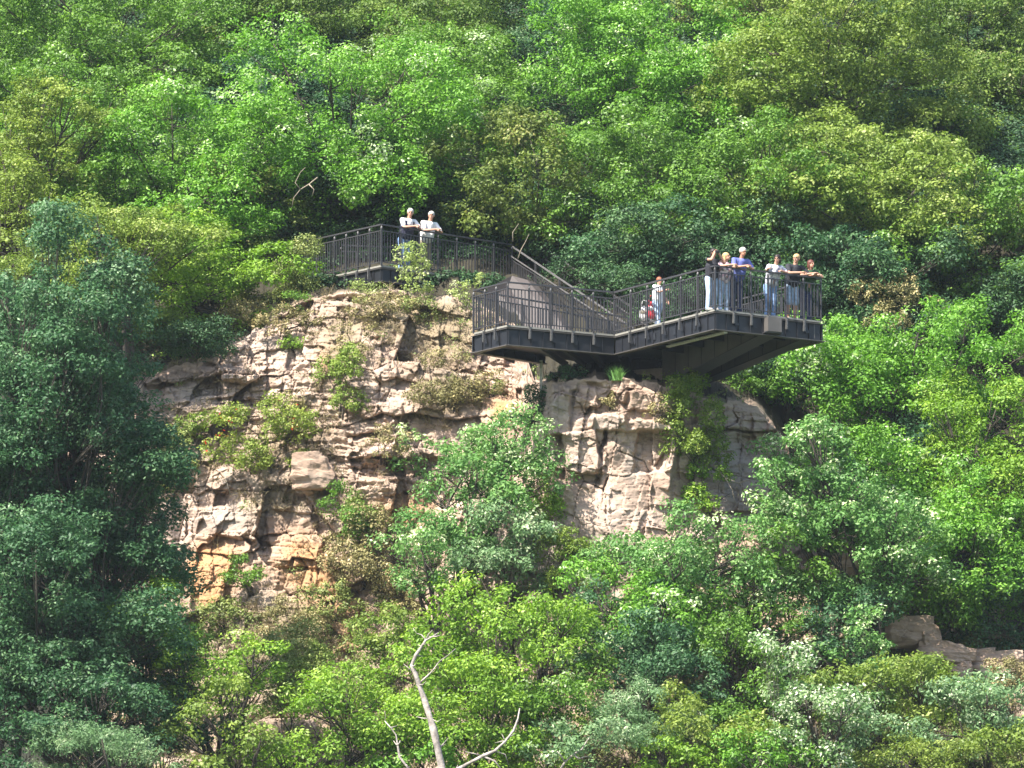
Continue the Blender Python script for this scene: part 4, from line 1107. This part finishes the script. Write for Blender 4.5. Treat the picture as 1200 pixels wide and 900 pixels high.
for i, (k_, lb, ct, px, py, rx, ry, lm, sp, dn, op) in enumerate(CL):
    rx *= 1.1; ry *= 1.08
    q = on_rock(px, min(py+ry*.5, 898))
    plant(k_, lb, ct, px, py, rx, ry, q.y-.25-.25*rx/S, lm, sp, CS, dens=dn*1.45, open_=op*.4, seed=300+i, root=(px, min(py+ry*.75, 898)), depth=.7, stems=3 if rx > 14 else 2)

# ------------------------------------------------------------------ ground cover that nobody could count
rng = np.random.default_rng(5)
gcs, gts, gc2 = [], [], []
tried = 0
hits = verts.reshape(nr, NC, 3)
soil_all = np.vstack([np.clip(so_,0,1), np.ones((NB,NC))])
rr_ = rng.integers(0, NR+7, 60000); cc_ = rng.integers(4, NC-4, 60000)
pcol = cpx[cc_]; capm = (rr_ >= NR)
green = np.where(rr_ < NR, np.clip((gy[np.minimum(rr_,NR-1), cc_]-640)/120, 0, 1)*.6 + soil_all[rr_, cc_]*.12, .45)
dryp = soil_all[rr_, cc_]*.45
gxx = gx[np.minimum(rr_,NR-1), cc_]; gyy = gy[np.minimum(rr_,NR-1), cc_]
green = np.where((gxx > 225) & (gxx < 420) & (gyy < 720) & (rr_ < NR), green*.15, green)
m_ = rng.random(60000)
sel_g = m_ < green*.13; sel_d = (m_ > .5) & (m_ < .5+dryp*.22) & ~(capm & (pcol > 400))
cg = hits[rr_[sel_g], cc_[sel_g]] + rng.normal(size=(sel_g.sum(),3))*[.06,.06,.05] + [0,-.12,.06]
v, q, ti = leaf_cloud(rng, cg, .16+.16*rng.random(len(cg)), SP['fine'], 900, rng.random(len(cg))*.3)
tag(foliage('undergrowth', None, LM['broom'], v, q, ti), 'low green weeds and creepers covering ledges and the cliff foot', 'undergrowth', kind='stuff')
cd = hits[rr_[sel_d], cc_[sel_d]]
n = len(cd)*16; idx = np.repeat(np.arange(len(cd)), 16)
b0 = cd[idx] + rng.normal(size=(n,3))*[.09,.03,.06]
ln = .16+.26*rng.random(n)
dirv = rng.normal(size=(n,3))*[.6,.35,.3] + [0,-.55,.45]; dirv /= np.linalg.norm(dirv,axis=1)[:,None]
tipv = b0 + dirv*ln[:,None] - np.array([0,0,1])*(ln*.35)[:,None]*rng.random(n)[:,None]
sdv = np.cross(dirv, rng.normal(size=(n,3))); sdv /= np.linalg.norm(sdv,axis=1)[:,None]; sdv *= .010
mid = (b0+tipv)/2 + np.array([0,0,.05])
v = np.stack([b0-sdv, b0+sdv, mid+sdv*.8, mid-sdv*.8, mid-sdv*.8, mid+sdv*.8, tipv+sdv*.2, tipv-sdv*.2], 1).reshape(-1,3)
q = np.arange(n*8).reshape(-1,4); ti = np.repeat(.3+.7*rng.random(n), 2)
LM['straw'] = leaf_mat('straw', (.17,.14,.075), (.30,.25,.14), transl=.15, rough=.7)
tag(foliage('dry_grass', None, LM['straw'], v, q, ti), 'dry straw coloured grass hanging over the ledges of the cliff', 'grass', kind='stuff')

# ------------------------------------------------------------------ loose rocks on the right slope
def boulder(label, px, py, rx, ry, seed, dY=-.3, tone=None):
    if px > 900: dY = -1.5; rx *= .9
    elif px > 800: dY = -1.0
    rg = random.Random(seed); p = on_rock(px, py); c = P(px, py, p.y+dY); w, h = rx/S*1.05, ry/S*1.1
    bm = bmesh.new(); bmesh.ops.create_cube(bm, size=2); bmesh.ops.subdivide_edges(bm, edges=bm.edges, cuts=22, use_grid_fill=True)
    planes = []
    for k_ in range(20):
        n_ = Vector((rg.gauss(0,1), rg.gauss(0,1), rg.gauss(0,.8))).normalized(); planes.append((n_, rg.uniform(.92,1.25) if px > 400 else rg.uniform(.78,1.1)))
    A = np.array([v.co for v in bm.verts])
    for n_, dd in planes:
        n_ = np.array(n_); e = A@n_-dd; A = A - np.maximum(e,0)[:,None]*n_
    off = fbm(A[:,0]*2+A[:,1]*1.3+seed, A[:,2]*3.2, seed, 5)*.34
    str_ = (hash2(np.floor(A[:,2]*3.1+.3*A[:,0]), np.zeros(len(A)), seed)-.5)*.14
    nn = A/np.linalg.norm(A,axis=1)[:,None]; A = A + nn*(off+str_)[:,None]
    for v_, a_ in zip(bm.verts, A): v_.co = Vector((a_[0]*w, a_[1]*max(w*.6,.35), a_[2]*h)) 
    me = bpy.data.meshes.new('boulder'); bm.to_mesh(me); bm.free()
    me.transform(Matrix.Rotation(rg.uniform(-.12,.12), 4, 'Y'))
    me.attributes.new('orange','FLOAT','POINT').data.foreach_set('value', np.full(len(me.vertices), .42, np.float32)); o = link('boulder', me, M['rock']); o.location = c; tag(o, label, 'rock', 'rocks showing between the trees')
for i, (lb, px, py, rx, ry) in enumerate([
  ('pinkish rock below the whitebeams of the right slope',985,662,22,15), ('reddish rock at the head of the flat rock steps',1032,712,26,15),
  ('brown rock in the middle of the flat rock steps',1072,742,30,17), ('flat pale slab at the foot of the rock steps',1108,768,36,13),
  ('long low rock at the right end of the rock steps',1162,782,38,15), ('grey rock under the ledge right of the buttress',872,640,26,22),
  ('pale rounded rock among the lower middle trees',866,730,24,18), ('brown rock left of the pale rounded rock',838,738,18,14),
  ('grey-topped boulder bulging from the left cliff',367,552,25,20), ('dark rock at the right edge under the flat rocks',1194,825,14,16),
  ('tan rock right of the pale rounded rock',900,735,16,12), ('small brown block between the rock steps and the flat slab',1092,752,12,12), ('small tan block under the flat pale slab',1125,785,14,9), ('squarish brown block left of the flat pale slab',1052,735,16,16), ('thin tan ledge above the long low rock',1150,768,18,8)]):
    boulder(lb, px, py, rx, ry, 40+i)

# ------------------------------------------------------------------ dead tree and bare boughs
def pline(pts, Y): return [P(x, y, Y+dz) for x, y, dz in pts]
dt = empty('dead_tree', Vector((P(520,900,186).x, 186, ground_z(P(520,900,186).x, 186))))
tag(dt, 'bleached dead tree with bare crooked boughs at the bottom centre', 'tree')
bz = Vector(dt.location)
m = MB(); tp_ = pline([(519,905,0),(513,878,0),(508,855,0),(504,842,0),(498,822,.1),(491,803,.1),(487,790,0),(482,780,0),(487,768,0),(494,758,0),(499,750,0),(507,746,0),(514,741,0)], 186)
m.tube([bz-Vector((0,0,.3)), bz.lerp(tp_[0],.5)+Vector((.2,0,0))]+tp_, [.20,.15,.108,.095,.110,.078,.09,.062,.066,.046,.052,.038,.032,.024,.010], 9)
m.build('trunk', M['deadwood'], dt, True)
for pts, r0 in (([(491,801,.1),(500,793,0),(507,786,0),(515,775,.1),(525,768,.1),(534,760,.2)],.045), ([(487,790,0),(480,784,0),(473,778,-.1)],.03), ([(499,750,0),(494,744,.1),(488,742,.1),(484,736,.1)],.028),
    ([(519,905,0),(535,903,0),(552,893,-.2),(566,886,-.3),(580,880,-.3),(592,869,-.3),(602,856,-.2),(607,842,-.1),(609,830,0)],.10), ([(566,886,-.3),(580,892,-.3),(590,905,-.3)],.05), ([(592,869,-.3),(590,864,-.3),(588,860,-.3)],.03), ([(580,880,-.3),(592,884,-.2),(596,896,-.2)],.03),
    ([(519,935,0),(490,915,.1),(476,897,.2),(468,887,.2),(466,873,.2),(464,861,.2),(458,853,.2),(451,845,.3)],.075), ([(451,845,.3),(452,838,.3),(450,832,.3)],.015), ([(504,842,0),(513,846,-.1),(518,842,-.1)],.022)):
    b_ = MB(); q = pline(pts, 186); n_ = len(q); b_.tube(q, [r0*.64*(1-.7*i/(n_-1))*(1+.2*math.sin(i*2.3)) for i in range(n_)], 7); b_.build('bough', M['deadwood'], dt, True)
rg = random.Random(4)
for i in range(34):
    a = tp_[rg.randrange(1, len(tp_)-1)] if i % 2 else P(*rg.choice([(535,903),(552,893),(566,886),(592,869),(602,856),(476,897),(466,873),(458,853)]), 185.8)
    d = Vector((rg.gauss(0,1), rg.gauss(0,.6), rg.uniform(-.3,1))).normalized(); ln = rg.choice((.06,.1,.18,.35,.5)); b_ = MB()
    b_.tube([a, a+d*ln*.5, a+d*ln+Vector((rg.gauss(0,.04),0,rg.gauss(0,.05)))], [.03 if ln < .2 else .022, .016, .006], 5); b_.build('twig', M['deadwood'], dt, True)
def bare(label, px, Y, lines, r=.02, mat='bare_bough'):
    x0, y0 = lines[0][0]; root = P(x0, y0, Y); o = empty('bare_branch', root); tag(o, label, 'branch')
    for pts in lines:
        q = [P(x, y, Y) for x, y in pts]; b_ = MB(); n_ = len(q); b_.tube(q, [r*(1-.7*i/(n_-1)) for i in range(n_)], 6); b_.build('twig', M[mat], o, True)
bare('forked dead branch at the bottom right of the dead tree', 655, 188.3, [[(655,905),(662,893),(672,884),(682,878),(688,868),(693,862)],[(662,893),(656,884),(653,880)],[(672,884),(678,889),(690,886)]], .035, 'deadwood')
bare('crooked bare branches in front of the dark hollow by the bright green tree', 350, 209.6, [[(372,208),(362,216),(352,222),(344,232),(342,243)],[(352,222),(346,214),(352,202),(358,196)],[(362,216),(368,222),(366,230)]], .022)
bare('pale crooked twig standing at the head of the stairs', 605, 209.5, [[(607,303),(611,292),(616,283),(620,274)],[(601,283),(601,272),(608,262)]], .020)
bare('short pale dead bough above the visitors at the rail end', 908, 212.5, [[(898,284),(906,286),(915,288)]], .05)
bare('bare twigs at the foot of the pale sapling', 474, 206.6, [[(474,360),(470,372),(461,382)],[(470,372),(476,382),(482,390)],[(461,382),(460,366)]], .022)
bare('thin dead stem on the cliff below the rose bush', 263, 201.2, [[(270,580),(266,566),(262,556)],[(266,566),(260,560)]], .018)
bare('dead twigs hanging over the grey rock', 870, 200.0, [[(836,545),(850,560),(866,566),(880,580)],[(850,560),(858,574),(862,592)],[(866,566),(880,562)]], .016)
g_ = empty('grass_tuft', on_rock(722, 444)); tag(g_, 'bright green grass tuft on the rock under the platform', 'grass')
rg = np.random.default_rng(3); q0 = P(722, 446, on_rock(722,446).y-.1); b_ = MB()
for i in range(150):
    d = Vector((rg.normal()*.45, rg.normal()*.3-.2, 1)).normalized(); a = q0+Vector((rg.normal()*.07, rg.normal()*.05, 0)); ln = .28+.3*rg.random(); sd_ = Vector((.008,0,0))
    mid = a+d*ln*.6; tip = a+d*ln+Vector((d.x*.12,-.03,-.05))
    b_.add([a-sd_, a+sd_, mid+sd_*.7, mid-sd_*.7, tip], [(0,1,2,3),(3,2,4)])
b_.build('blades', simple('grass_green', (.12,.26,.05), .6), g_)

rg = np.random.default_rng(8); n = 5900
xs = rg.uniform(-21, 21, n); ys = rg.uniform(213.5, 246, n); zs = ZE+(ys-YE)*.60
xs[:700] = rg.uniform(-6.5, -.4, 700); ys[:700] = rg.uniform(208.6, 213.5, 700)
for i in range(700):
    zs[i] = ground_z(xs[i], ys[i])-.1
    if zs[i] > zU-.15 and ys[i] < 211.5: zs[i] = zU-.5
cu = np.stack([xs, ys, zs+.1+.25*rg.random(n)], -1)
v, q, ti = leaf_cloud(rg, cu, np.where(np.arange(n) < 700, .3, .38+.34*rg.random(n)), SP['oak'], 330, rg.random(n)*.25)
tag(foliage('undergrowth', None, LM['painted_shade'], v, q, ti), 'dark leafy undergrowth covering the forest floor on the hill', 'undergrowth', kind='stuff')

# ------------------------------------------------------------------ air
hz = MB(); x0,x1,y0,y1,z0,z1 = -4100,4100,-4100,4100,-1.5,128
hz.box8([(x0,y0,z0),(x1,y0,z0),(x1,y1,z0),(x0,y1,z0),(x0,y0,z1),(x1,y0,z1),(x1,y1,z1),(x0,y1,z1)])
hm = bpy.data.materials.new('haze_air'); hm.use_nodes = True; hn = hm.node_tree.nodes; hn.clear()
ho = hn.new('ShaderNodeOutputMaterial'); hv_ = hn.new('ShaderNodeVolumePrincipled')
hv_.inputs['Color'].default_value = (.80,.90,1,1); hv_.inputs['Density'].default_value = .00007; hv_.inputs['Anisotropy'].default_value = .1
hm.node_tree.links.new(hv_.outputs[0], ho.inputs['Volume'])
tag(hz.build('haze', hm), kind='stuff')
